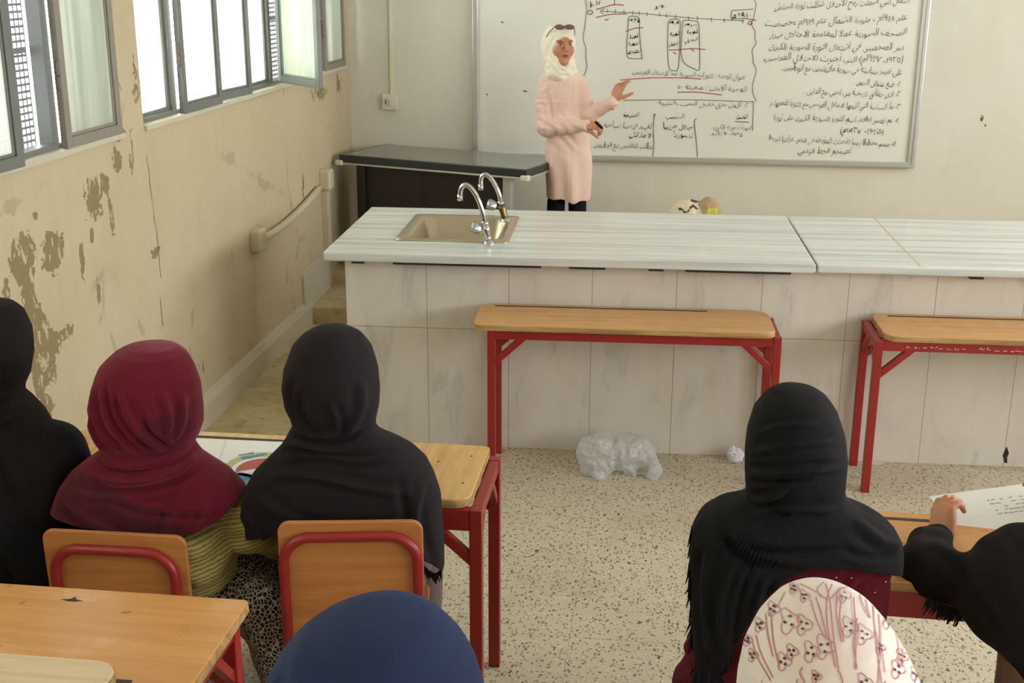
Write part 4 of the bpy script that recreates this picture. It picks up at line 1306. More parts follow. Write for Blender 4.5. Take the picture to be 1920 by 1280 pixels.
def head_mesh(c, yaw, tilt=0.0, s=1.0, res=.003):
    """a head with brow, eye sockets, lids, nose, mouth, chin and ears; returns V, Q, colours"""
    R = Matrix.Rotation(yaw, 3, 'Z') @ Matrix.Rotation(tilt, 3, 'X')
    Rm = np.array([[R[i][j] for j in range(3)] for i in range(3)])

    def fn(P):
        q = P / s
        d = s_ell(q, (0, .004, .022), (.073, .092, .096))
        d = s_un(d, s_ell(q, (0, -.026, -.045), (.052, .060, .066)), .04)
        d = s_un(d, s_ell(q, (0, -.072, -.088), (.022, .020, .020)), .025)
        for sx in (-1, 1):
            d = s_un(d, s_ell(q, (sx * .040, -.060, -.020), (.022, .026, .026)), .02)
            d = s_un(d, s_cap(q, (sx * .012, -.088, .033), (sx * .046, -.074, .034), .008, .006), .012)
            d = s_cut(d, s_ell(q, (sx * .031, -.097, .014), (.018, .016, .011)), .010)
            d = s_un(d, s_ell(q, (sx * .031, -.074, .013), (.0135, .0135, .0125)), .003)
            d = s_un(d, s_cap(q, (sx * .018, -.0865, .0185), (sx * .044, -.078, .018), .0032), .004)
            d = s_un(d, s_ell(q, (sx * .076, .008, .0), (.010, .020, .032)), .008)
        d = s_un(d, s_cap(q, (0, -.089, .026), (0, -.110, -.014), .007, .0105), .010)
        for sx in (-1, 1): d = s_un(d, s_ell(q, (sx * .011, -.100, -.020), (.0075, .009, .007)), .006)
        d = s_un(d, s_cap(q, (-.020, -.083, -.046), (0, -.0925, -.043), .0050, .0062), .005)
        d = s_un(d, s_cap(q, (.020, -.083, -.046), (0, -.0925, -.043), .0050, .0062), .005)
        d = s_un(d, s_cap(q, (-.015, -.084, -.060), (.015, -.084, -.060), .0068), .006)
        d = s_cut(d, s_cap(q, (-.015, -.091, -.052), (.015, -.091, -.052), .0030), .003)
        d = s_un(d, s_cap(q, (0, .012, -.05), (0, .022, -.16), .050, .052), .03)
        return d * s
    V, Q = nets(fn, [-.10 * s, -.13 * s, -.17 * s], [.10 * s, .12 * s, .13 * s], res)
    V = relax(V, Q, 1)
    L = V / s
    C = np.tile(SKIN_F, (len(V), 1)).astype(float)
    def blend(mask, col): 
        m_ = np.clip(mask, 0, 1)[:, None]; C[:] = C * (1 - m_) + np.array(col[:3]) * m_
    ax = np.abs(L[:, 0]); fr = L[:, 1] < -.05
    blend(np.exp(-(((ax - .031) / .016) ** 2 + ((L[:, 2] - .032 - (ax - .03) * .1) / .0052) ** 2) ** 2) * fr * .85, hexc(62, 38, 28))
    blend(np.exp(-(((ax - .031) / .013) ** 2 + ((L[:, 2] - .013) / .0062) ** 2) ** 2) * fr, hexc(206, 190, 178))
    blend(np.exp(-(((ax - .031) / .0065) ** 2 + ((L[:, 2] - .013) / .0065) ** 2) ** 3) * fr, hexc(34, 22, 18))
    blend(np.exp(-(((ax - .031) / .017) ** 2 + ((L[:, 2] - .0205) / .0028) ** 2) ** 2) * fr * .9, hexc(40, 24, 20))
    blend(np.exp(-((ax / .023) ** 2 + ((L[:, 2] + .052) / .0125) ** 2) ** 2) * (L[:, 1] < -.078), hexc(152, 82, 70))
    blend(np.exp(-((ax / .017) ** 2 + ((L[:, 2] + .052) / .0022) ** 2) ** 2) * (L[:, 1] < -.078), hexc(60, 20, 18))
    V = V @ Rm.T + np.array(c)
    return V, Q, C


def body_obj(e, parts):
    """one skin mesh from (V, Q, colours or None)"""
    Vs, Qs, Cs, o = [], [], [], 0
    for V, Q, C in parts:
        Vs.append(V); Qs.append(Q + o); o += len(V)
        Cs.append(C if C is not None else np.tile(SKIN, (len(V), 1)))
    V = np.concatenate(Vs); C = np.concatenate(Cs)
    return vq_obj('body', V, np.concatenate(Qs), M['skin'], e, col=lambda _: C)


def seated(e, hip, head, sh_w, elbows, hands, floor, head_yaw=PI, simple_hands=True, knees_dy=.40, tilt=0.0, lean=None):
    """skeleton of a seated pupil facing the board: joints in room coordinates"""
    hx_, hy_, hz_ = hip
    J = {}
    J['hip'] = np.array(hip, float); J['head'] = np.array(head, float)
    nb = J['head'] + np.array([0, .01, -.17]); J['neck'] = nb
    J['chest'] = (J['hip'] * .35 + nb * .65) + np.array([0, .035, -.03])
    for s_, k in ((-1, 'l'), (1, 'r')):
        J['sh' + k] = nb + np.array([s_ * (sh_w - .012), .02, -.125])
        J['hp' + k] = J['hip'] + np.array([s_ * .085, 0, 0])
        J['kn' + k] = np.array([hx_ + s_ * .10, hy_ + knees_dy, hz_ - .02])
        J['an' + k] = np.array([hx_ + s_ * .10, hy_ + knees_dy + .01, floor + .09])
    J['ell'], J['elr'] = [np.array(p, float) for p in elbows]
    J['hal'], J['har'] = [np.array(p, float) for p in hands]
    return J


def skeleton_fn(J, g=0.0, legs=True, arms=True, hands_=True):
    def fn(P):
        d = chain(P, [J['neck'] - np.array([0, 0, .05]), J['chest'], J['hip']], [.060 + g * .7, .088 + g * .8, .112 + g], .04)
        if arms:
            d = s_un(d, s_cap(P, J['shl'], J['shr'], .05 + g), .04)
            for k in 'lr':
                d = s_un(d, chain(P, [J['sh' + k], J['el' + k], J['ha' + k]], [.048 + g, .038 + g, .024 + g * .8], .02), .02)
        if hands_:
            for k in 'lr': d = s_un(d, s_ell(P, J['ha' + k] + np.array([0, .05, 0]), (.036, .065, .018)), .02)
        if legs:
            for k in 'lr':
                d = s_un(d, chain(P, [J['hp' + k], J['kn' + k], J['an' + k]], [.085 + g, .058 + g, .038 + g], .03), .03)
                d = s_un(d, s_ell(P, J['an' + k] + np.array([0, .06, -.05]), (.04 + g, .11, .035)), .03)
        return d
    return fn


def skel_bounds(J, pad=.16):
    A = np.array(list(J.values()))
    lo = A.min(0) - pad; hi = A.max(0) + pad
    lo[2] = A[:, 2].min() - .10
    return list(lo), list(hi)


def pupil_body(e, J, yaw=PI, extra=(), res=.013):
    lo, hi = skel_bounds(J)
    hi[2] = J['neck'][2] + .02
    V, Q = nets(skeleton_fn(J, 0, hands_=not extra), lo, hi, res)
    hV, hQ, hC = head_mesh(J['head'] - np.array([0, 0, .022]), yaw, s=.88, res=.005)
    return body_obj(e, [(V, Q, None), (hV, hQ, hC)] + [(v, q, None) for v, q in extra])


def stool(e_label, x, y, floor, h=.43):
    e = empty('stool', (x, y, floor), 0, e_label, 'stool')
    mb = MB(); mb.prism(round_rect(-.17, .17, -.17, .17, .04, 5), 'z', h - .02, h); mb.build('seat', M['chair_board'], e, bevel=.004)
    for sx in (-1, 1):
        for sy in (-1, 1):
            mb = MB(); mb.tube([(sx * .13, sy * .13, h - .02), (sx * .16, sy * .16, 0)], .012, 10); mb.build('leg', M['red_paint'], e, smooth=True)
    mb = MB()
    mb.tube([(-.15, -.15, .15), (.15, -.15, .15)], .008); mb.tube([(-.15, .15, .15), (.15, .15, .15)], .008); mb.build('cross_tube', M['red_paint'], e)
    return e


def fringe(e, pts, length, n, mat, r=.0022, sway=.01, name='fringe'):
    """knotted threads hanging from a hem polyline"""
    q = [Vector(v) for v in spline([tuple(p) for p in pts], 8)]
    mb = MB()
    for i in range(n):
        t_ = i / (n - 1) * (len(q) - 1); k = min(int(t_), len(q) - 2); p = q[k].lerp(q[k + 1], t_ - k)
        L = length * random.uniform(.7, 1.15); dx = random.uniform(-sway, sway); dy = random.uniform(-sway, sway) * .5
        mb.tube([p, p + Vector((dx * .3, dy * .3, -L * .45)), p + Vector((dx, dy, -L))], [r * .7, r * 1.3, r * .5], 5)
    o = mb.build(name, mat, smooth=True)
    return into(e, o)


def hem_px(Y, table):
    """hem heights from the photograph by angle in degrees -> function of the angle"""
    a = np.array([k for k, _ in table], float); z = np.array([at(960, p, y=Y + .13 * math.sin(math.radians(k)))[2] for k, p in table])
    a = np.concatenate([a - 360, a, a + 360]); z = np.concatenate([z, z, z])
    return lambda th: float(np.interp(math.degrees(th) % 360, a, z))


def scarf(e, name, Y, rows, hem, mat, folds, seed, amp=.004, solid=.003, extra_rows=(), col=None, sc=(9, 9, 5), nseg=150, nring=150, post=None):
    rr = px_rows(Y, rows) + list(extra_rows)
    V, Q = loft(rr, hem, nseg, nring, p=1.7)
    Q = Q[:, ::-1]
    N = normals(V, Q)
    c = V.mean(0)
    if ((V - c) * N).sum() < 0: N = -N; Q = Q[:, ::-1]
    d = creases(V, N, Y, folds) + amp * vnoise(V, sc, seed) + amp * .5 * vnoise(V, tuple(k * 2.3 for k in sc), seed + 5)
    d = d * np.clip((V[:, 2].max() - V[:, 2]) / .035, 0, 1)
    V = V + N * d[:, None]
    if post is not None: V = post(V, N)
    o = vq_obj(name, V, Q, mat, e, col=col, solid=solid)
    return o, V, Q

F = lambda *pts: list(pts)

# ================================================================== PUPILS, FRONT ROW
# --- black scarf, seated right of the pair
chair('chair with bare plywood back rimmed by red tube, under the girl in the black scarf', (-.755, 2.755), .16, T1, W=.365, back=(.42, .835), lean=.03, tube_in=.0, tube_top=.022)
e = empty('person', (-.80, 2.95, T1), 0, 'person seen from behind in a plain black headscarf and shawl, seated at the worn desk', 'person', 'pupils seated at the desks')
J = seated(e, (-.80, 2.96, .66), (-.825, 2.95, 1.255), .15, ((-1.00, 3.03, .89), (-.655, 3.05, .87)), ((-.92, 3.16, .915), (-.72, 3.20, .915)), T1)
pupil_body(e, J)
lo, hi = skel_bounds(J); Jd = dict(J)
sdf_o = sdf_obj('dress', lambda P: np.maximum(skeleton_fn(J, .014, hands_=False)(P), P[..., 2] - 1.12), lo, [hi[0], hi[1], 1.16], .013, M['dress_mauve']); into(e, sdf_o)
BROWS = [(611, 612, 634, 0, .02, .02, 2), (616, 588, 656, 0, .05, .05, 2), (628, 568, 676, 0, .075, .08, 2), (650, 549, 694, 0, .098, .10, 2.05), (690, 535, 706, 0, .118, .11, 2.1), (725, 532, 709, 0, .12, .11, 2.1),
         (760, 538, 708, 0, .112, .105, 2.1), (783, 548, 704, 0, .095, .09, 2.1), (797, 552, 704, 0, .088, .085, 2.1), (808, 545, 716, -.005, .092, .088, 2.2), (822, 538, 742, 0, .098, .10, 2.3),
         (840, 526, 774, 0, .105, .12, 2.4), (862, 505, 798, .0, .118, .14, 2.5), (890, 481, 812, .0, .130, .15, 2.5), (925, 461, 823, 0, .135, .17, 2.5), (965, 454, 827, 0, .128, .18, 2.5), (1010, 462, 829, 0, .125, .19, 2.5),
         (1060, 480, 828, 0, .12, .19, 2.5), (1100, 490, 828, 0, .12, .19, 2.5)]
o, V, Q = scarf(e, 'headscarf', 2.95, BROWS, hem_px(2.95, [(0, 1078), (40, 1040), (90, 1000), (140, 1020), (180, 1035), (215, 1042), (240, 1035), (270, 1035), (300, 1035), (330, 1060)]), M['scarf_charcoal'],
      [(F((548, 792), (600, 806), (660, 802), (706, 790)), .007, -.010), (F((545, 820), (590, 812), (660, 822), (720, 812)), .008, .008), (F((532, 842), (600, 828), (700, 838), (760, 832)), .008, .006),
       (F((560, 680), (556, 730), (580, 785)), .008, .005), (F((590, 700), (585, 750), (610, 790)), .008, -.005), (F((690, 690), (690, 750), (660, 795)), .009, .005), (F((640, 720), (650, 770), (635, 795)), .008, .004),
       (F((520, 870), (600, 860), (700, 880), (790, 900)), .010, .006), (F((500, 900), (560, 930), (640, 960)), .012, .006), (F((800, 880), (790, 960), (810, 1050)), .010, .007), (F((760, 860), (780, 960), (780, 1050)), .010, -.006),
       (F((480, 930), (520, 980), (540, 1030)), .012, .007)], 1.3)
hemp = [(at(px, py, y=2.97)) for px, py in ((793, 1058), (806, 1070), (818, 1074), (827, 1066))]
fringe(o, [Vector(p) - Vector(e.location) for p in hemp], .035, 26, M['scarf_charcoal']) if False else None
f_ = fringe(e, hemp, .032, 26, M['scarf_charcoal']); f_.parent = o

# --- maroon scarf, seated left of the pair
chair('chair whose orange-brown back carries a red tube arch, behind the maroon scarf', (-1.372, 2.735), .02, T1, W=.385, back=(.44, .775), lean=.05, tube_in=.018, tube_top=.030)
e = empty('person', (-1.36, 2.95, T1), 0, 'person seen from behind in a maroon headscarf, striped yellow sweater and spotted skirt', 'person', 'pupils seated at the desks')
J = seated(e, (-1.33, 2.95, .66), (-1.355, 2.93, 1.195), .14, ((-1.56, 3.02, .86), (-1.105, 2.98, .80)), ((-1.42, 3.2, .905), (-.99, 3.07, .70)), T1)
hv = hand((-1.005, 3.04, .715), (.25, .9, -.12), (0, 0, -1), side=-1, curls=(.35, .4, .45, .5), res=.0035)
pupil_body(e, J, extra=[hv])
lo, hi = skel_bounds(J)
def sweater(P):
    d = skeleton_fn(J, .026, legs=False, hands_=False)(P)
    d = np.maximum(d, P[..., 2] - 1.06)
    d = np.maximum(d, .62 - P[..., 2])
    d = s_un(d, s_ell(P, (-1.205, 2.90, .74), (.080, .12, .10)), .03)
    d = np.minimum(d, s_un(chain(P, [J['shr'], J['elr'], (-1.01, 3.05, .73)], [.075, .070, .050], .02), s_ell(P, (-1.095, 2.955, .825), (.066, .07, .095)), .02))
    return np.maximum(d, s_cap(P, (-.96, 3.10, .69), (-.94, 3.2, .68), .045) * -1)
def swd(V):
    return .006 * np.sin(V[:, 2] * 95 + 6 * vnoise(V, (6, 6, 6), 2)) + .006 * vnoise(V, (12, 12, 12), 3)
into(e, sdf_obj('sweater', sweater, lo, [hi[0], hi[1], 1.10], .010, M['knit_yellow'], disp=swd))
def skirt(P):
    d = chain(P, [(-1.33, 2.95, .62), (-1.33, 3.33, .60)], [.165, .15], .03)
    d = s_un(d, chain(P, [(-1.20, 3.0, .60), (-1.13, 3.32, .58), (-1.12, 3.36, .30)], [.13, .12, .12], .03), .05)
    d = s_un(d, chain(P, [(-1.45, 3.0, .60), (-1.45, 3.32, .58), (-1.45, 3.36, .30)], [.13, .12, .12], .03), .05)
    d = s_un(d, chain(P, [(-1.06, 2.92, .60), (-1.02, 3.0, .42), (-1.02, 3.05, .28)], [.07, .10, .10], .03), .08)
    return np.maximum(d, .24 - P[..., 2])
into(e, sdf_obj('skirt', skirt, [-1.68, 2.72, .20], [-.82, 3.56, .80], .013, M['skirt_leopard'], disp=lambda V: .010 * vnoise(V, (9, 9, 3), 6)))
MROWS = [(644, 262, 296, 0, .02, .02, 2), (649, 238, 330, 0, .06, .06, 2), (660, 218, 346, 0, .09, .08, 2), (685, 196, 360, 0, .115, .10, 2.1), (720, 181, 371, 0, .13, .115, 2.15), (760, 174, 375, 0, .132, .12, 2.2),
         (790, 177, 375, 0, .125, .12, 2.15), (812, 184, 368, 0, .11, .11, 2.1), (828, 192, 358, 0, .098, .10, 2.1), (838, 197, 366, -.005, .098, .10, 2.1), (850, 188, 378, -.008, .103, .105, 2.2), (868, 163, 400, -.0, .11, .12, 2.3),
         (888, 140, 428, 0, .12, .14, 2.4), (915, 118, 452, 0, .13, .155, 2.5), (950, 106, 459, 0, .13, .165, 2.5), (985, 103, 452, 0, .13, .17, 2.5), (1020, 106, 440, 0, .128, .17, 2.5), (1060, 110, 430, 0, .125, .17, 2.5)]
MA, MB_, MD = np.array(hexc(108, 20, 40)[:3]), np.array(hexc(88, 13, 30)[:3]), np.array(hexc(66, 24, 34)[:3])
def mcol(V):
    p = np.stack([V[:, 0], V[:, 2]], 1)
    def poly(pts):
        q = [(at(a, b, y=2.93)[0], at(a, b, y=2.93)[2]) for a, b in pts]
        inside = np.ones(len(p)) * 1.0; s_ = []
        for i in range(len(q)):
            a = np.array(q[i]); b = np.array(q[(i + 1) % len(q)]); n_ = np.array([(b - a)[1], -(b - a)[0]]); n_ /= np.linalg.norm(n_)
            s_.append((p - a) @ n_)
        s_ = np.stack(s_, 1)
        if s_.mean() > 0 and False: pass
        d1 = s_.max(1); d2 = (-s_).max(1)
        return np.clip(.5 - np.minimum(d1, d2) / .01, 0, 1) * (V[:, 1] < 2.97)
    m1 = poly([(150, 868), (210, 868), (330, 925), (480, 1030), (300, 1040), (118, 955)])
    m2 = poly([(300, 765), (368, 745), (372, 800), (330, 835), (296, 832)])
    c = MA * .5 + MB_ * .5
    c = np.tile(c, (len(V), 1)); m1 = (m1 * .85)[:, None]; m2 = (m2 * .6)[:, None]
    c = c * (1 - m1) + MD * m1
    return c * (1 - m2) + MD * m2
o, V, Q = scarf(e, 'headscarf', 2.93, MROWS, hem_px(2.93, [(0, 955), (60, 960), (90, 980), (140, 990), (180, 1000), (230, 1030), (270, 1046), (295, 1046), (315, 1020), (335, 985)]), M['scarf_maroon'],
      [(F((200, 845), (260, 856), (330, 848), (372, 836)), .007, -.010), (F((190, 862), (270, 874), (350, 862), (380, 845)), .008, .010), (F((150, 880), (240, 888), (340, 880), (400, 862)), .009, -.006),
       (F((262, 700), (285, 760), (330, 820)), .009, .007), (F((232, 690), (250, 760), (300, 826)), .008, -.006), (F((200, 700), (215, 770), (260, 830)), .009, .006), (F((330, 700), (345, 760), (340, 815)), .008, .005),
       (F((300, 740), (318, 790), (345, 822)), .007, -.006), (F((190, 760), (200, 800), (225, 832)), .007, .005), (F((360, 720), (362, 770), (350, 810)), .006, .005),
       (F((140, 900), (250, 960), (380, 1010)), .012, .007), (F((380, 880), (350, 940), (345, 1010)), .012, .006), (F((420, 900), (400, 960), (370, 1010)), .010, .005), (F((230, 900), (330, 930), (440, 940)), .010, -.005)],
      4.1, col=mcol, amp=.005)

# --- at the left edge
stool('stool under the girl in black at the left edge', -1.80, 2.98, T1)
e = empty('person', (-1.80, 2.98, T1), 0, 'person all in black at the left edge, beside the peeling wall', 'person', 'pupils seated at the desks')
J = seated(e, (-1.80, 2.98, .66), (-1.775, 2.95, 1.29), .14, ((-2.03, 3.02, .88), (-1.60, 3.0, .88)), ((-1.9, 3.14, .93), (-1.7, 3.14, .93)), T1)
pupil_body(e, J)
lo, hi = skel_bounds(J)
into(e, sdf_obj('dress', lambda P: s_un(np.maximum(skeleton_fn(J, .03, hands_=False)(P), P[..., 2] - 1.14), s_cap(P, (-1.80, 2.96, .62), (-1.80, 2.96, .98), .20, .15), .05), lo, [hi[0], hi[1], 1.16], .013, M['scarf_black'], disp=lambda V: .006 * vnoise(V, (10, 10, 5), 1)))
LROWS = [(561, -44, -8, 0, .02, .02, 2), (568, -78, 22, 0, .06, .06, 2), (585, -100, 38, 0, .09, .09, 2), (620, -118, 51, 0, .115, .11, 2.1), (660, -122, 56, 0, .12, .11, 2.1), (700, -118, 50, 0, .11, .105, 2.1), (722, -112, 40, 0, .098, .095, 2.1),
         (735, -112, 40, 0, .095, .09, 2.2), (750, -125, 56, 0, .10, .10, 2.3), (775, -155, 76, 0, .108, .12, 2.4), (800, -180, 92, 0, .12, .13, 2.4), (830, -205, 112, 0, .135, .15, 2.5), (862, -225, 128, 0, .14, .16, 2.5), (900, -235, 134, 0, .14, .17, 2.5),
         (940, -238, 128, 0, .14, .17, 2.5), (985, -238, 112, 0, .14, .17, 2.5), (1040, -235, 98, 0, .14, .17, 2.5), (1110, -230, 90, 0, .14, .17, 2.5)]
scarf(e, 'headscarf', 2.95, LROWS, None, M['scarf_blackbrown'], [(F((-60, 735), (0, 745), (40, 735)), .008, -.008), (F((-60, 760), (10, 770), (60, 765)), .009, .007), (F((0, 620), (20, 680), (10, 730)), .009, .005),
      (F((20, 790), (60, 850), (90, 930)), .014, .007), (F((-40, 800), (0, 880), (20, 980)), .014, .006)], 7.7)

# --- black fringed shawl over a maroon dress
stool('stool under the girl in the fringed black shawl', .36, 2.80, T1, h=.41)
e = empty('person', (.36, 2.72, T1), 0, 'person from behind in a fringed black shawl over a beaded maroon dress', 'person', 'pupils seated at the desks')
RY = 2.72
J = seated(e, (.36, RY, .66), (.338, RY + .01, 1.26), .15, ((.19, RY + .10, .91), (.50, RY + .10, .90)), ((.25, RY + .24, .93), (.46, RY + .26, .93)), T1, knees_dy=.36)
pupil_body(e, J)
RROWS = [(724, 1476, 1506, 0, .02, .02, 2), (729, 1452, 1530, 0, .05, .05, 2), (742, 1432, 1550, 0, .08, .08, 2), (768, 1412, 1570, 0, .105, .10, 2.05), (810, 1401, 1584, 0, .122, .11, 2.1), (850, 1397, 1589, 0, .125, .115, 2.15),
         (890, 1396, 1586, 0, .12, .11, 2.15), (915, 1397, 1586, 0, .108, .10, 2.2), (932, 1396, 1592, -.0, .10, .10, 2.2), (944, 1370, 1608, 0, .104, .105, 2.3), (955, 1340, 1636, 0, .11, .12, 2.4), (972, 1314, 1666, 0, .12, .135, 2.5),
         (1000, 1299, 1691, 0, .13, .15, 2.5), (1030, 1295, 1694, 0, .135, .16, 2.5), (1080, 1294, 1690, 0, .14, .16, 2.5), (1140, 1296, 1680, 0, .145, .16, 2.5), (1200, 1298, 1670, 0, .15, .16, 2.4), (1270, 1300, 1664, 0, .15, .16, 2.4), (1340, 1302, 1660, 0, .15, .16, 2.4)]
DROWS = [(z, xl + .030, xr - .026, yc, bk - .030, fr - .02, n) for z, xl, xr, yc, bk, fr, n in px_rows(RY, RROWS) if z < 1.09]
DROWS += [(.66, .09, .60, RY, .13, .2, 2.4), (.56, .06, .64, RY, .15, .28, 2.4), (.40, .04, .67, RY + .02, .17, .32, 2.3), (.18, .02, .70, RY + .02, .19, .36, 2.3)]
V, Q = loft(DROWS, None, 110, 90); N = normals(V, Q)
if ((V - V.mean(0)) * N).sum() < 0: Q = Q[:, ::-1]; N = -N
V = V + N * (.007 * vnoise(V, (10, 10, 5), 3) + .004 * vnoise(V, (24, 24, 10), 9) + creases(V, N, RY, [(F((1560, 1100), (1620, 1075), (1670, 1060)), .01, .008), (F((1520, 1120), (1570, 1080), (1600, 1040)), .01, .006), (F((1440, 1110), (1490, 1100), (1520, 1060)), .01, .007)]))[:, None]
dr = vq_obj('dress', V, Q, M['dress_maroon'], e, solid=.003)
tree = BVHTree.FromPolygons([tuple(v) for v in V], [tuple(q) for q in Q])
mb = MB(); eye = Vector((0, 0, CAM_Z))
for px, py in ((1472, 1082), (1500, 1058), (1568, 1082), (1596, 1083), (1640, 1058), (1420, 1130), (1660, 1090), (1540, 1040), (1612, 1048), (1480, 1105), (1410, 1165), (1395, 1215), (1640, 1110)):
    hit = tree.ray_cast(eye, (at(px, py, y=RY) - eye).normalized())
    if hit[0]: bmesh.ops.create_uvsphere(mb.bm, u_segments=8, v_segments=6, radius=.0028, matrix=Matrix.Translation(hit[0]))
into(e, mb.build('bead', M['chrome'], smooth=True)).parent = dr
for o_ in dr.children: pass
o, V, Q = scarf(e, 'shawl', RY, RROWS, hem_px(RY, [(0, 1028), (60, 1030), (90, 1040), (135, 1160), (165, 1232), (180, 1250), (200, 1262), (216, 1248), (228, 1222), (240, 1168), (252, 1110), (262, 1066), (272, 1032), (290, 1026), (330, 1030)]), M['scarf_black'],
      [(F((1408, 800), (1460, 770), (1530, 765)), .006, .004), (F((1402, 830), (1470, 800), (1560, 800)), .006, .004), (F((1400, 870), (1450, 850), (1500, 843), (1575, 850)), .007, .008), (F((1400, 885), (1450, 868), (1520, 858)), .005, -.006),
       (F((1404, 925), (1440, 900), (1470, 870)), .008, .006), (F((1400, 945), (1470, 920), (1560, 925)), .009, .006), (F((1352, 950), (1380, 985), (1440, 1006), (1540, 1012)), .007, .006), (F((1345, 965), (1375, 1000), (1430, 1020)), .006, -.004),
       (F((1400, 985), (1470, 990), (1560, 985)), .008, -.006), (F((1370, 1010), (1350, 1080), (1345, 1160)), .008, .006), (F((1400, 1020), (1380, 1090), (1365, 1190)), .008, -.006), (F((1430, 1025), (1410, 1090), (1380, 1180)), .007, .006),
       (F((1330, 990), (1320, 1080), (1330, 1200)), .008, .006), (F((1460, 1030), (1430, 1090), (1390, 1170)), .006, .005), (F((1590, 950), (1640, 985), (1685, 1010)), .009, .007), (F((1560, 985), (1620, 1005), (1690, 1015)), .008, -.005),
       (F((1310, 1000), (1302, 1080), (1312, 1180)), .007, -.005)], 2.2, amp=.0035, sc=(11, 11, 7))
hv_ = [at(px, py, y=RY - .02) for px, py in ((1297, 985), (1294, 1060), (1296, 1140), (1299, 1210), (1304, 1236))]
fr1 = fringe(e, hv_, .045, 60, M['scarf_black'], sway=.012); fr1.parent = o
hv_ = [at(px, py, y=RY - .10) for px, py in ((1304, 1238), (1325, 1244), (1350, 1240), (1372, 1215))]
fr2 = fringe(e, hv_, .11, 46, M['scarf_black'], r=.0028, sway=.02); fr2.parent = o

# --- reading pupil at the right edge
stool('stool under the reading pupil at the right edge', 1.14, 2.66, T1)
e = empty('person', (.98, 2.70, T1), 0, 'person in black leaning over the desk at the right edge, holding a sheet of paper', 'person', 'pupils seated at the desks')
PY = 2.74
TP = lambda px, py, dy=0: np.array(at(px, py, y=PY + dy))
J = seated(e, (1.12, 2.68, .66), (1.03, 2.84, 1.06), .17, (tuple(TP(1728, 1062, .10)), (1.22, 2.85, .90)), (tuple(at(1757, 1000, y=3.0)), (1.10, 3.02, .93)), T1, tilt=.4)
wr = at(1760, 1002, y=3.0)
h1 = hand(wr - Vector((-.005, .01, .012)), (.10, .55, .62), (.75, .35, -.45), side=1, curls=(.55, .65, .75, .85), thumb=(.45, .85, .55), res=.0026, scale=.98, tcurl=.2)
wr2 = Vector((1.085, 3.07, .93))
h2 = hand(wr2, (-.35, .5, .55), (-.8, .3, -.2), side=1, curls=(.6, .7, .8, .9), res=.0035)
pupil_body(e, J, extra=[h1, h2])
W_ = np.array(wr)
def robe(P):
    el = TP(1738, 1066, .08); sh = TP(1868, 1112, .0)
    d = s_ell(P, TP(1975, 1125, -.04), (.215, .15, .15))
    d = s_un(d, s_ell(P, TP(1930, 1080, .02), (.148, .13, .122)), .035)
    d = s_un(d, chain(P, [sh, el], [.070, .066], .03), .03)
    d = s_un(d, chain(P, [el, el * .45 + W_ * .55 + np.array([-.012, 0, .0]), W_ + np.array([0, .0, -.004])], [.066, .054, .038], .02), .03)
    d = s_un(d, s_cap(P, (1.06, 2.70, .90), (1.08, 2.68, .62), .15, .17), .06)
    d = s_un(d, s_cap(P, TP(1905, 1140, -.04), TP(1945, 1240, -.05), .055, .06), .06)
    return d
into(e, sdf_obj('robe', robe, [.55, 2.40, .40], [1.35, 3.12, 1.25], .010, M['scarf_blackbrown'],
                disp=lambda V: .007 * vnoise(V, (11, 11, 11), 2) + .004 * np.sin(V[:, 0] * 70 + V[:, 2] * 60 + 4 * vnoise(V, (8, 8, 8), 4)) * np.exp(-((V[:, 0] - .72) / .09) ** 2)))
def pscarf(P):
    h = np.array([1.03, 2.84, 1.045])
    d = s_un(s_ell(P, h + np.array([0, -.005, .01]), (.102, .118, .122)), s_cap(P, tuple(h + np.array([0, -.03, -.08])), (1.06, 2.76, .92), .085, .13), .05)
    return s_cut(d, s_ell(P, h + np.array([0, .125, -.03]), (.062, .07, .08)), .012)
into(e, sdf_obj('headscarf', pscarf, [.85, 2.55, .76], [1.25, 3.02, 1.20], .009, M['scarf_blackbrown'], disp=lambda V: .004 * vnoise(V, (11, 11, 11), 8)))
hv_ = [at(px, py, y=PY - .02) for px, py in ((1738, 1118), (1758, 1128), (1776, 1134), (1792, 1140), (1806, 1146))]
fringe(e, hv_, .040, 40, M['scarf_blackbrown'], r=.0024, sway=.018)
into(e, sdf_obj('skirt', lambda P: s_all([chain(P, [(1.03, 2.68, .62), (1.03, 3.02, .60), (1.03, 3.03, .22)], [.12, .10, .09], .03), chain(P, [(1.20, 2.68, .62), (1.20, 3.02, .60), (1.20, 3.03, .22)], [.12, .10, .09], .03),
      s_cap(P, tuple(TP(1918, 1225, -.04)), tuple(TP(1920, 1330, -.04)), .055, .065)], .04), [.72, 2.5, .16], [1.3, 3.2, .80], .013, M['skirt_brown'], disp=lambda V: .005 * vnoise(V, (10, 10, 4), 2)))

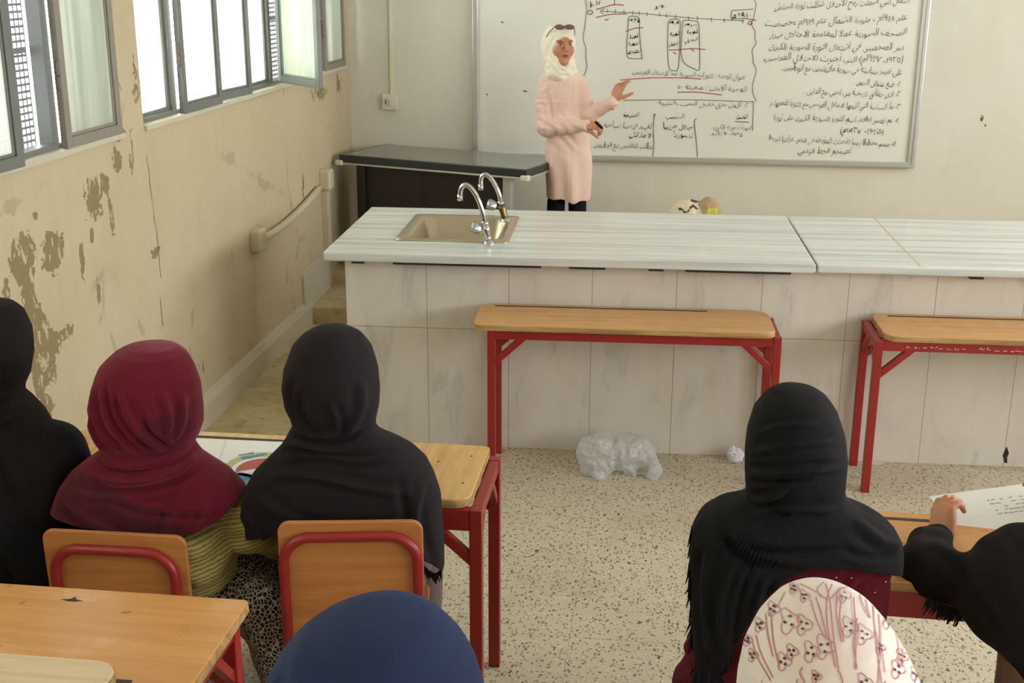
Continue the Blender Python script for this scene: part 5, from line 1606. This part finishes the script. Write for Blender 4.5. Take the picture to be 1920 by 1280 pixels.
# ================================================================== PUPILS, SECOND ROW
def rear_pupil(x, label, rows, mat, extra, folds, seed, Y=1.35, col=None, chair_label='', amp=.003):
    chair(chair_label, (x, Y - .20), 0, T3, W=.37, back=(.45, .80))
    e = empty('person', (x, Y, T3), 0, label, 'person', 'pupils seated in the second row')
    J = seated(e, (x, Y, .84), (x, Y, 1.36), .15, ((x - .22, Y + .1, 1.02), (x + .22, Y + .1, 1.02)), ((x - .08, Y + .27, .92), (x + .08, Y + .27, .92)), T3)
    pupil_body(e, J)
    lo, hi = skel_bounds(J)
    into(e, sdf_obj('dress', lambda P: np.maximum(skeleton_fn(J, .022, hands_=False)(P), P[..., 2] - 1.2), lo, [hi[0], hi[1], 1.24], .014, M['scarf_blackbrown']))
    rows = [(py + 40, (a + b) / 2 + (a - b) / 2 * 1.04, (a + b) / 2 + (b - a) / 2 * 1.04, *r_) for py, a, b, *r_ in rows]
    ex = [(1.24, x - .13, x + .13, Y, .125, .12, 2.1), (1.20, x - .115, x + .115, Y, .11, .11, 2.1), (1.17, x - .13, x + .13, Y, .115, .12, 2.2), (1.14, x - .19, x + .19, Y, .125, .14, 2.4), (1.05, x - .225, x + .225, Y, .13, .16, 2.5), (.98, x - .23, x + .23, Y, .13, .16, 2.5)]
    return e, scarf(e, 'headscarf', Y, rows, None, mat, folds, seed, amp=amp, extra_rows=ex, sc=(7, 7, 7))
UROWS = [(1109, 690, 722, 0, .02, .02, 2), (1112, 655, 768, 0, .05, .05, 2), (1120, 628, 800, 0, .075, .075, 2), (1140, 590, 836, 0, .10, .10, 2), (1170, 556, 862, 0, .118, .115, 2.05), (1210, 527, 884, 0, .13, .125, 2.1), (1250, 507, 897, 0, .137, .13, 2.1), (1290, 496, 903, 0, .14, .13, 2.1), (1340, 492, 900, 0, .138, .13, 2.1)]
rear_pupil(-.355, 'person at the bottom edge whose navy blue headscarf is seen from above and behind', UROWS, M['scarf_navy'], (), [(F((560, 1190), (620, 1210), (650, 1270)), .02, .004), (F((620, 1140), (700, 1150), (780, 1190)), .02, .003), (F((530, 1240), (545, 1255), (550, 1290)), .008, .005)], 5.5,
           chair_label='chair of the pupil in the navy blue headscarf')
KROWS = [(1086, 1530, 1562, 0, .02, .02, 2), (1089, 1500, 1592, 0, .045, .045, 2), (1098, 1474, 1622, 0, .075, .075, 2), (1120, 1446, 1654, 0, .10, .10, 2), (1150, 1419, 1682, 0, .115, .11, 2.05), (1190, 1400, 1706, 0, .125, .12, 2.1), (1240, 1389, 1727, 0, .132, .125, 2.1), (1290, 1384, 1740, 0, .135, .125, 2.1), (1340, 1382, 1742, 0, .135, .125, 2.1)]
e2, (so_, SV, SQ) = rear_pupil(.235, 'person at the bottom edge in a white headscarf printed with pink flowers and stems', KROWS, M['scarf_white_print'], (), [(F((1460, 1150), (1560, 1130), (1660, 1180)), .02, .002)], 8.5,
           chair_label='chair of the pupil in the white flowered headscarf', amp=.002)
tree = BVHTree.FromPolygons([tuple(v) for v in SV], [tuple(q) for q in SQ])
def print_line(mb, pts, w, closed=False, sub=5):
    if closed: pts = list(pts) + [pts[0]]
    q = spline([np.array([a, b, 0.0]) for a, b in pts], sub) if len(pts) > 2 else [np.array([a, b, 0.0]) for a, b in pts]
    prev = None
    for p in q:
        dv = (at(p[0], p[1], y=1.35) - eye).normalized()
        h = tree.ray_cast(eye, dv)
        if h[0] is None: prev = None; continue
        c = h[0]; nr = h[1] if h[1].dot(dv) < 0 else -h[1]
        if prev:
            pc, pn = prev; t_ = (c - pc)
            if 1e-5 < t_.length < .04:
                s_ = t_.cross(nr).normalized() * w / 2
                vs = [mb.bm.verts.new(v) for v in (pc - s_ + pn * .0013, pc + s_ + pn * .0013, c + s_ + nr * .0013, c - s_ + nr * .0013)]
                mb.bm.faces.new(vs)
        prev = (c, nr)
def flower(mb, mk, cx, cy, r, a0=0.0):
    r *= 1.05
    pts = []
    for k in range(25):
        a = a0 + k / 24 * 2 * PI; rr = r * (1 + .30 * math.cos(3 * a) + .06 * math.sin(5 * a))
        pts.append((cx + rr * math.cos(a) * .8, cy + rr * math.sin(a)))
    print_line(mb, pts, .0013, sub=1)
    for k in range(3):
        a = a0 + .6 + k * 2.1
        q = (cx + r * .45 * math.cos(a) * .8, cy + r * .45 * math.sin(a)); print_line(mk, [(q[0] - 2.2, q[1] - 1.4), (q[0] + 2.2, q[1] + 1.4)], .0032, sub=1)
mb = MB(); mk = MB()
for cx, cy, r, a in ((1480, 1165, 20, .2), (1507, 1172, 16, 1.2), (1592, 1176, 16, .5), (1619, 1190, 16, 1.4), (1546, 1213, 19, .9), (1521, 1222, 16, .1), (1450, 1142, 12, .4), (1425, 1172, 11, .8), (1470, 1240, 14, .3), (1485, 1222, 12, 1.0), (1582, 1117, 12, .2),
                     (1508, 1118, 10, 1.0), (1664, 1165, 12, .6), (1682, 1255, 14, .4), (1690, 1232, 12, 1.3), (1716, 1262, 11, .5), (1620, 1280, 15, .7), (1488, 1104, 9, .2), (1412, 1228, 10, .9), (1402, 1200, 9, .3), (1530, 1268, 10, 1.1), (1650, 1215, 9, .2)):
    flower(mb, mk, cx, cy, r, a)
for st in (F((1548, 1095), (1556, 1130), (1562, 1190), (1572, 1255)), F((1560, 1096), (1550, 1125), (1552, 1180), (1566, 1250)), F((1520, 1125), (1530, 1160), (1545, 1195)), F((1530, 1120), (1542, 1160), (1550, 1196)),
           F((1570, 1110), (1568, 1150), (1578, 1205)), F((1578, 1120), (1574, 1160), (1582, 1204)), F((1600, 1120), (1604, 1190), (1603, 1255)), F((1606, 1160), (1601, 1210), (1606, 1254)), F((1636, 1135), (1642, 1200), (1652, 1280)), F((1646, 1140), (1650, 1200), (1646, 1280)),
           F((1436, 1150), (1440, 1190), (1450, 1232)), F((1446, 1148), (1450, 1200), (1462, 1252)), F((1410, 1195), (1420, 1230), (1446, 1276)), F((1418, 1190), (1428, 1226), (1450, 1270)), F((1680, 1170), (1690, 1210), (1692, 1250)), F((1670, 1170), (1682, 1200), (1686, 1246)),
           F((1500, 1095), (1530, 1110), (1552, 1126)), F((1600, 1098), (1575, 1106), (1556, 1124)), F((1620, 1112), (1626, 1140), (1632, 1160)), F((1610, 1110), (1618, 1135), (1630, 1158)), F((1658, 1260), (1652, 1220), (1640, 1180)), F((1710, 1230), (1700, 1200), (1690, 1180)),
           F((1472, 1110), (1462, 1130), (1456, 1140)), F((1545, 1092), (1532, 1105), (1540, 1122)), F((1510, 1280), (1500, 1262), (1505, 1250)), F((1580, 1280), (1575, 1262), (1570, 1256))):
    print_line(mb, st, .0016)
rp = random.Random(11)
for _r in range(5):
    for _c in range(5):
        cx, cy = 1410 + _c * 74 + rp.uniform(-16, 16), 1340 + _r * 78 + rp.uniform(-18, 18)
        flower(mb, mk, cx, cy, rp.uniform(11, 16), rp.uniform(0, 2)); flower(mb, mk, cx + 24, cy + 10, rp.uniform(10, 14), rp.uniform(0, 2))
        print_line(mb, [(cx + 10, cy - 12), (cx + 16, cy - 40), (cx + 22, cy - 68)], .0016)
into(e2, mb.build('flower_print', M['print_pink'], recalc=False)).parent = so_
into(e2, mk.build('flower_print_seeds', M['print_dark'], recalc=False)).parent = so_
for c_ in so_.children: c_.location = (0, 0, 0)

# ================================================================== TEACHER
TY = 8.12
tp = lambda px, py, dy=0.0: np.array(at(px, py, y=TY + dy))
e = empty('person', (tp(1062, 300)[0], TY, .25), 0, 'person teaching at the whiteboard in a cream headscarf and pale pink tunic, one hand raised', 'person')
HC = tp(1051, 88, -.02)
YAW = math.radians(24)
hV, hQ, hC = head_mesh(HC, YAW, -.05, s=1.08, res=.003)
def tbody(P):
    d = chain(P, [tp(1056, 128), tp(1062, 190), tp(1064, 270)], [.05, .10, .11], .04)
    for a, b in (((1048, 290), (1041, 420)), ((1078, 290), (1084, 420))):
        k = tp(*b); f = np.array([k[0], TY, .33])
        d = s_un(d, chain(P, [tp(*a), k, f], [.060, .042, .034], .03), .03)
        d = s_un(d, s_ell(P, f + np.array([0, -.06, -.04]), (.04, .11, .035)), .03)
    d = s_un(d, chain(P, [tp(1028, 152), tp(1022, 232, -.06), tp(1098, 236, -.20)], [.045, .038, .026], .02), .02)
    d = s_un(d, chain(P, [tp(1086, 156), tp(1106, 218, -.04), tp(1150, 189, -.14)], [.045, .036, .026], .02), .02)
    return d
V1, Q1 = nets(tbody, [HC[0] - .35, TY - .35, .24], [HC[0] + .55, TY + .25, HC[2] - .12], .014)
wL = Vector(tp(1152, 186, -.145)); dL = Vector(tp(1164, 158, -.16)) - Vector(tp(1152, 186, -.145))
hL = hand(wL, dL, (.55, .75, -.1), side=-1, curls=((.05, .08, .05), (.5, .7, .5), (1.0, 1.2, .9), (1.1, 1.3, 1.0)), thumb=(.80, .55, .62), scale=.98, tcurl=.25, spread=.14)
wR = Vector(tp(1099, 234, -.205)); 
hR = hand(wR, Vector(tp(1120, 236, -.23)) - wR, (.05, .55, -.8), side=-1, curls=(.95, 1.1, 1.2, 1.25), thumb=(.45, .65, .75), scale=.92, tcurl=.3)
body_obj(e, [(V1, Q1, None), (hV, hQ, hC), (hL[0], hL[1], None), (hR[0], hR[1], None)])
R_ = rotz(YAW)
def hijab(P):
    q = (P - v3(HC)) @ R_ / 1.08
    d = s_ell(q, (0, .016, .020), (.090, .108, .115))
    d = s_un(d, s_ell(q, (-.008, .066, .016), (.084, .090, .104)), .04)
    d = s_un(d, s_cap(q, (0, .075, -.02), (0, .045, -.12), .068, .075), .04)
    d = s_un(d, s_ell(q, (0, .006, -.085), (.076, .086, .075)), .04)
    d = s_un(d, s_cap(q, (-.02, -.03, -.135), (.02, .0, -.16), .075, .085), .04)
    op = s_ell(q, (0.0, -.120, -.020), (.064, .080, .092))
    return s_cut(d, op, .012) * 1.08
def hij_d(V):
    q = (V - HC) @ R_ / 1.08
    a = np.arctan2(q[:, 0], -q[:, 1])
    rad = np.sqrt((q[:, 0] / .058) ** 2 + ((q[:, 2] + .02) / .082) ** 2)
    d = .0035 * np.sin(rad * 17) * np.exp(-((rad - 1.45) / .5) ** 2)
    low = q[:, 2] < -.075
    return d + .0035 * np.sin(q[:, 2] * 105 + q[:, 0] * 60 + 2 * q[:, 1] * 20) * low + .002 * vnoise(V, (20, 20, 20), 3)
into(e, sdf_obj('headscarf', hijab, list(HC - .2 - np.array([0, 0, .06])), list(HC + .21), .0042, M['scarf_cream'], disp=hij_d))
prof = [(128, 1050, 1074, .06), (136, 1034, 1086, .08), (150, 1024, 1092, .105), (175, 1026, 1096, .115), (205, 1028, 1099, .115), (235, 1027, 1103, .12), (262, 1024, 1106, .125), (295, 1020, 1108, .135), (330, 1021, 1108, .135), (372, 1023, 1105, .135), (378, 1023, 1105, .135)]
zs_ = np.array([tp(1060, p[0])[2] for p in prof])[::-1]
xl_ = np.array([tp(p[1], p[0])[0] for p in prof])[::-1]; xr_ = np.array([tp(p[2], p[0])[0] for p in prof])[::-1]; ry_ = np.array([p[3] for p in prof])[::-1]
hemz = tp(1060, 371)[2]
def tunic(P):
    z = P[..., 2]
    xl = np.interp(z, zs_, xl_); xr = np.interp(z, zs_, xr_); ry = np.interp(z, zs_, ry_)
    rx = (xr - xl) / 2; k = np.sqrt(((P[..., 0] - (xr + xl) / 2) / rx) ** 2 + ((P[..., 1] - TY) / ry) ** 2)
    d = (k - 1) * np.minimum(rx, ry)
    d = np.maximum(d, z - zs_[-1]); 
    A = chain(P, [tp(1030, 152, -.0), tp(1022, 200, -.03), tp(1022, 238, -.065)], [.062, .060, .062], .02)
    A = s_un(A, chain(P, [tp(1024, 238, -.065), tp(1097, 236, -.198)], [.058, .043], .02), .02)
    B = chain(P, [tp(1084, 156, 0), tp(1104, 216, -.045), tp(1149, 190, -.14)], [.058, .052, .042], .02)
    d = s_un(d, A, .007); d = s_un(d, B, .018)
    d = s_un(d, s_cap(P, tp(1044, 130, -.06), tp(1060, 138, -.09), .02, .016), .012)       # collar
    return np.maximum(d, (hemz + .012 * np.sin((P[..., 0] - xl) * 22)) - z)
def tun_d(V):
    lace = np.exp(-((V[:, 0] - tp(1022, 170)[0]) / .05) ** 2) * ((V[:, 2] > tp(0, 226)[2]) & (V[:, 2] < tp(0, 138)[2]))
    n = np.sign(vnoise(V, (42, 42, 42), 4)) * np.abs(vnoise(V, (42, 42, 42), 4)) ** .5
    low = np.clip((tp(0, 250)[2] - V[:, 2]) / .1, 0, 1)
    fold = .009 * np.sin(V[:, 0] * 48 + 3 * vnoise(V, (3, 3, 2), 7)) * low
    arm = .0075 * np.sin(V[:, 0] * 60 + V[:, 2] * 75 + 4 * vnoise(V, (9, 9, 9), 5)) * np.exp(-((V[:, 2] - tp(0, 222)[2]) / .10) ** 2)
    plk = -.003 * np.exp(-((V[:, 0] - tp(1074, 200)[0]) / .006) ** 2) * (V[:, 1] < TY)
    yoke = .0025 * np.exp(-((V[:, 2] - tp(0, 171)[2]) / .008) ** 2) * (V[:, 1] < TY)
    return .0075 * n * lace + fold + arm + plk + yoke + .002 * vnoise(V, (12, 12, 6), 2)
into(e, sdf_obj('tunic', tunic, [HC[0] - .26, TY - .32, hemz - .02], [HC[0] + .46, TY + .2, zs_[-1] + .02], .0065, M['tunic_pink'], disp=tun_d))
def trousers(P):
    d = None
    for sx, a in ((-1, 1041), (1, 1084)):
        x = tp(a, 385)[0]
        c = chain(P, [(x - sx * .006, TY, .77), (x, TY, .60), (x, TY, .32)], [.061, .058, .052], .02)
        d = c if d is None else np.minimum(d, c)
    return np.maximum(d, .29 - P[..., 2])
into(e, sdf_obj('trousers', trousers, [HC[0] - .2, TY - .15, .26], [HC[0] + .3, TY + .15, .98], .010, M['trousers_black']))
for a in (1042, 1084):
    x = tp(a, 385)[0]
    into(e, sdf_obj('shoe', lambda P: np.maximum(s_un(s_ell(P, (x, TY - .06, .285), (.046, .125, .042)), s_ell(P, (x, TY, .31), (.045, .055, .05)), .03), .251 - P[..., 2]), [x - .07, TY - .2, .245], [x + .07, TY + .1, .38], .008, M['shoe_dark']))
# pointed shirt collar lying over the scarf's end
mb = MB(); cq = [tp(1040, 127, -.118), tp(1053, 124, -.128), tp(1051, 141, -.136), tp(1043, 139, -.132)]
v0 = [mb.bm.verts.new(Vector(p)) for p in cq]; v1 = [mb.bm.verts.new(Vector(p) + Vector((0, .006, -.002))) for p in cq]
mb.bm.faces.new(v0); mb.bm.faces.new(v1[::-1])
for k in range(4): mb.bm.faces.new((v0[k], v0[(k + 1) % 4], v1[(k + 1) % 4], v1[k]))
into(e, mb.build('collar', M['tunic_pink'], bevel=.002))
# marker in her hand
mk0 = Vector(tp(1116, 228, -.27)); mk1 = Vector(tp(1131, 242, -.26))
mb = MB(); mb.tube([mk0 - mk0, (mk1 - mk0) * .3, (mk1 - mk0) * .85], .0085, 12); mb.tube([(mk1 - mk0) * .85, (mk1 - mk0)], [.006, .002], 10)
o = mb.build('marker_pen', M['trousers_black'], smooth=True); o.location = mk0; tag(o, 'black marker pen held in the teacher\'s lowered hand', 'pen')
# sunglasses pushed up on the scarf
t = NT('lens_tinted'); t.color(hexc(128, 84, 84)).rough(.08).spec(.7); M['lens_tinted'] = t.m
g = empty('sunglasses', Vector(HC) + Matrix.Rotation(YAW, 3, 'Z') @ Vector((0, -.075, .128)), YAW, 'sunglasses pushed up on the teacher\'s cream headscarf', 'sunglasses')
tilt_ = Matrix.Rotation(math.radians(-52), 4, 'X')
for sx in (-1, 1):
    out = [(sx * .034 + .029 * math.cos(a) * (1 - .08 * math.sin(a)), .021 * math.sin(a)) for a in [k / 20 * 2 * PI for k in range(20)]]
    mb = MB(); mb.prism(out, 'y', -.001, .001, tilt_); mb.build('lens', M['lens_tinted'], g)
    mb = MB(); mb.tube([tilt_ @ Vector((x, 0, z)) for x, z in out + out[:1]], .0024, 6, cap=False); 
    mb.build('rim', M['shoe_dark'], g, smooth=True)
    mb = MB(); mb.tube([tilt_ @ Vector((sx * .063, 0, .006)), (sx * .088, .05, -.035), (sx * .096, .10, -.075)], .0025, 6); mb.build('temple', M['shoe_dark'], g, smooth=True)
mb = MB(); mb.tube([tilt_ @ Vector((-.007, 0, .004)), tilt_ @ Vector((0, -.003, .007)), tilt_ @ Vector((.007, 0, .004))], .0022, 6); mb.build('bridge', M['shoe_dark'], g, smooth=True)

# ================================================================== SMALL THINGS
# plastic bag on the floor
t = NT('plastic_film')
tr = t.new('ShaderNodeBsdfTransparent'); tl = t.new('ShaderNodeBsdfTranslucent'); gl = t.new('ShaderNodeBsdfGlossy'); df = t.new('ShaderNodeBsdfDiffuse')
tl.inputs[0].default_value = (.85, .87, .88, 1); df.inputs[0].default_value = (.82, .84, .85, 1); gl.inputs['Roughness'].default_value = .38
a1 = t.new('ShaderNodeMixShader'); a1.inputs[0].default_value = .5; t.link(tl.outputs[0], a1.inputs[1]); t.link(df.outputs[0], a1.inputs[2])
a2 = t.new('ShaderNodeMixShader'); a2.inputs[0].default_value = .62; t.link(tr.outputs[0], a2.inputs[1]); t.link(a1.outputs[0], a2.inputs[2])
a3 = t.new('ShaderNodeMixShader'); a3.inputs[0].default_value = .06; t.link(a2.outputs[0], a3.inputs[1]); t.link(gl.outputs[0], a3.inputs[2])
t.link(a3.outputs[0], t.out.inputs[0]); M['plastic_film'] = t.m
bx = Vector((-.155, 5.40, 0))
def bagf(P):
    d = s_ell(P, (-.285, 5.39, .065), (.085, .085, .105))
    d = s_un(d, s_ell(P, (-.14, 5.42, .085), (.135, .085, .085)), .03)
    d = s_un(d, s_ell(P, (-.235, 5.40, .12), (.10, .07, .06)), .03)
    d = s_un(d, s_cap(P, (-.05, 5.40, .11), (.0, 5.36, .02), .025, .03), .02)
    d = s_un(d, s_cap(P, (-.22, 5.33, .05), (-.26, 5.30, .012), .04, .022), .03)
    d = s_un(d, s_cap(P, (-.10, 5.36, .03), (.0, 5.33, .015), .03, .022), .03)
    d = s_cut(d, s_ell(P, (-.06, 5.33, .035), (.035, .06, .03)), .01)
    return np.maximum(d, .004 - P[..., 2])
def crum(V): return .040 * (.28 - np.abs(vnoise(V, (9, 9, 9), 1))) + .030 * (.25 - np.abs(vnoise(V, (17, 17, 17), 2))) + .016 * (.2 - np.abs(vnoise(V, (38, 38, 38), 6)))
V, Q = nets(bagf, [-.42, 5.24, -.01], [.06, 5.56, .24], .006)
N = normals(V, Q); V = V + N * crum(V)[:, None]; V[:, 2] = np.maximum(V[:, 2], .003)
me = np_mesh('plastic_bag', V, Q); o = link('plastic_bag', me, M['plastic_film'], smooth=True); o.data.transform(Matrix.Translation(-bx)); o.location = bx
tag(o, 'crumpled translucent white plastic bag on the terrazzo floor under the middle desk', 'bag')
# crumpled paper
simple('paper_white', hexc(226, 226, 236), .8, var=.04)
def blob(name, c, r, mat, label, cat, seed):
    V, Q = nets(lambda P: s_ell(P, (0, 0, r[2] * .85), r), [-r[0] * 1.6, -r[1] * 1.6, -.01], [r[0] * 1.6, r[1] * 1.6, r[2] * 2.6], .0045)
    N = normals(V, Q)
    V = V + N * (.016 * np.abs(vnoise(V, (26, 26, 26), seed)) + .010 * np.abs(vnoise(V, (60, 60, 60), seed)) - .012)[:, None]; V[:, 2] = np.maximum(V[:, 2], .001)
    me = np_mesh(name, V, Q); o = link(name, me, mat, smooth=False); o.location = c; tag(o, label, cat); return o
blob('crumpled_paper', (.385, 5.585, 0), (.048, .04, .045), M['paper_white'], 'crumpled ball of white paper on the floor by the bench tiles', 'paper', 3)

# yellowed scrap at the foot of the right desk
mb = MB(); mb.prism([(-.035, -.012), (-.01, -.020), (.03, -.010), (.036, .012), (.004, .020), (-.028, .010)], 'z', .0005, .004)
o = mb.build('paper_scrap', M['plastic_cream'], bevel=.001); o.location = at(1634, 868, z=0) + Vector((.02, .0, 0)); tag(o, 'small yellowish scrap on the floor beside the right desk\'s legs', 'scrap')

# open book and drawing sheet on the shared desk
ZD = T1 + .751
def sheet(name, pts, z, mat, label, cat, th=.0016, parent=None):
    q = [at(px, py, z=z) for px, py in pts]; c = sum(q, Vector()) / len(q)
    mb = MB(); mb.prism([(p.x - c.x, p.y - c.y) for p in q], 'z', 0, th)
    o = mb.build(name, mat); o.location = (c.x, c.y, z)
    if label: tag(o, label, cat)
    return o
simple('page_white', hexc(244, 243, 240), .6, var=.03)
sheet('paper_sheet', [(352, 822), (505, 828), (470, 935), (300, 900)], ZD, M['page_white'], 'plain white sheet on the shared desk, left of the coloured drawing', 'paper')
dw = sheet('drawing_sheet', [(425, 826), (575, 830), (560, 945), (395, 930)], ZD + .002, M['page_white'], 'white sheet with a red, green and blue coloured drawing on the shared desk', 'drawing')
def crayon(col, polys, name):
    simple('crayon_' + name, col, .8, var=.25, scale=60)
    mb = MB()
    for pts in polys:
        q = [at(px, py, z=ZD + .0036) for px, py in pts]
        mb.prism([(p.x - dw.location.x, p.y - dw.location.y) for p in q], 'z', .0014, .0020 + .0002 * len(name))
    mb.build('crayon_area', M['crayon_' + name], dw)
arc = lambda cx, cy, rx, ry, a0, a1, n=14: [(cx + rx * math.cos(math.radians(a0 + (a1 - a0) * k / n)), cy + ry * math.sin(math.radians(a0 + (a1 - a0) * k / n))) for k in range(n + 1)]
crayon(hexc(196, 206, 150), [arc(500, 884, 82, 36, 178, 300) + arc(500, 884, 68, 28, 300, 178)], 'green')
crayon(hexc(206, 112, 108), [arc(504, 884, 62, 25, 180, 320)], 'red')
crayon(hexc(226, 232, 236), [arc(500, 892, 78, 6, 0, 360)], 'pale')
crayon(hexc(120, 178, 206), [[(428, 886), (445, 884), (470, 890), (500, 888), (520, 892), (515, 905), (480, 904), (462, 918), (440, 908), (430, 898)]], 'blue')
crayon(hexc(90, 150, 190), [[(432, 896), (440, 890), (470, 896), (460, 900)], [(452, 858), (500, 850), (500, 853), (455, 862)], [(446, 854), (476, 848), (476, 851)]], 'bluedark')

# the sheet the pupil at the right edge reads
A, B, Cc = at(1742, 930, y=3.20), at(1925, 906, y=3.24), at(1826, 1036, y=3.02)
wv = (B - A); hv = (Cc - A) - wv * (Cc - A).dot(wv) / wv.length_squared
A2 = A; u = wv.normalized(); v = ((Cc - A)).normalized(); nn = u.cross(v).normalized()
mb = MB()
D_ = A + (Cc - A) * 1.35; E_ = B + (Cc - A) * 1.35
bmv = []
for off in (0, .0012):
    bmv.append([mb.bm.verts.new(p + nn * off - A) for p in (A, B, E_, D_)])
mb.bm.faces.new(bmv[0]); mb.bm.faces.new(bmv[1][::-1])
for k in range(4): mb.bm.faces.new((bmv[0][k], bmv[1][k], bmv[1][(k + 1) % 4], bmv[0][(k + 1) % 4]))
ps = mb.build('paper_sheet', M['page_white']); ps.location = A
tag(ps, 'white sheet with faint print held up by the pupil at the right edge', 'paper')
mb = MB()
sgn = -1 if nn.dot(Vector((0, 0, CAM_Z)) - A) < 0 else 1
offn = nn * (sgn * .0008 + (.0012 if sgn > 0 else 0))
rnd = random.Random(3)
def pp(a, b): return u * a * wv.length + (Cc - A) * b + offn
for r_i, b in enumerate((.20, .26, .32, .38, .44)):
    a = .50
    while a < .92:
        L = rnd.uniform(.02, .05)
        if rnd.random() < .75: mb.bar(pp(a, b), pp(a + L, b + rnd.uniform(-.01, .01)), .0022, .0006, up=nn)
        a += L + .015
for k in range(9): mb.bar(pp(.36 + k * .045, .72 - k * .008), pp(.385 + k * .045, .715 - k * .008), .0016, .0006, up=nn)
simple('print_grey', hexc(170, 166, 176), .8)
mb.build('faint_print', M['print_grey'], ps)

# shopping bag on a stool behind the bench
stool('stool behind the bench that carries the cream shopping bag', .19, 7.12, 0, h=.60)
simple('bag_cream', hexc(222, 208, 180), .7, var=.1, scale=20); simple('bag_tan', hexc(178, 152, 112), .7, var=.15, scale=16); simple('label_yellow', hexc(206, 214, 70), .6, var=.2, scale=40)
def sbf(P):
    d = s_ell(P, (.13, 7.12, .80), (.135, .10, .19)); d = s_un(d, s_ell(P, (.25, 7.13, .80), (.10, .09, .21)), .03)
    d = s_un(d, s_ell(P, (.06, 7.10, .76), (.06, .05, .15)), .03)
    return np.maximum(d, .602 - P[..., 2])
V, Q = nets(sbf, [-.08, 6.95, .58], [.42, 7.3, 1.08], .007)
N = normals(V, Q); V = V + N * (.016 * np.abs(vnoise(V, (16, 16, 10), 3)) + .008 * vnoise(V, (34, 34, 22), 5))[:, None]; V[:, 2] = np.maximum(V[:, 2], .601)
me = np_mesh('shopping_bag', V, Q); me.materials.append(M['bag_cream']); me.materials.append(M['bag_tan']); me.materials.append(M['label_yellow']); me.materials.append(M['slot_dark'])
for p in me.polygons:
    c = p.center; k = 0
    if c.x > .205 + .02 * math.sin(c.z * 30): k = 1
    if .245 < c.x < .300 and .84 < c.z < .955 and c.y < 7.12: k = 2
    if abs(c.z - (.955 + .25 * (c.x - .16) + .012 * math.sin(c.x * 90))) < .006 and .08 < c.x < .19 and c.y < 7.12: k = 3
    if ((c.x - .175) / .03) ** 2 + ((c.z - .99) / .010) ** 2 < 1: k = 3
    p.material_index = k
o = bpy.data.objects.new('shopping_bag', me); COL.objects.link(o); me.polygons.foreach_set('use_smooth', [True] * len(me.polygons))
o.data.transform(Matrix.Translation(-Vector((.17, 7.12, .60)))); o.location = (.17, 7.12, .60)
tag(o, 'cream and tan shopping bag with a yellow-green patch, showing above the back of the bench', 'bag')

# cracks running through the plaster of the left wall
wl = bpy.data.objects['wall_left']
def crack(lines, w=.004, mat='ply_edge'):
    mb = MB()
    for pts in lines:
        q = [at(px, py, x=XL + .0012) for px, py in pts]
        q = [Vector(v) for v in spline([tuple(p) for p in q], 5)]
        q = [p + Vector((0, noise.noise(p * 30) * .016, noise.noise(p * 26 + Vector((5, 0, 0))) * .006)) for p in q]
        prev = None
        for i, p in enumerate(q):
            d = (q[min(i + 1, len(q) - 1)] - q[max(i - 1, 0)]); d.x = 0; d.normalize()
            ww = w * (.25 + .9 * abs(noise.noise(p * 18)) * 1.6)
            n_ = Vector((0, -d.z, d.y)) * ww / 2
            cur = (mb.bm.verts.new(p + n_), mb.bm.verts.new(p - n_))
            if prev: mb.bm.faces.new((prev[0], prev[1], cur[1], cur[0]))
            prev = cur
    mb.build('plaster_crack', M[mat], wl, recalc=False)
simple('crack_grey', hexc(136, 118, 86), .9, var=.2)
crack([[(275, 290), (280, 335), (288, 400), (296, 460), (302, 520)], [(30, 312), (62, 300), (95, 290), (140, 278), (180, 262), (210, 250)], [(245, 262), (250, 300), (246, 330)], [(568, 325), (570, 345), (566, 372)],
       [(300, 560), (306, 610)], [(372, 682), (376, 700)], [(250, 120), (262, 160), (258, 190)], [(222, 150), (228, 170)], [(430, 740), (440, 700), (434, 670)]], .009, 'crack_grey')
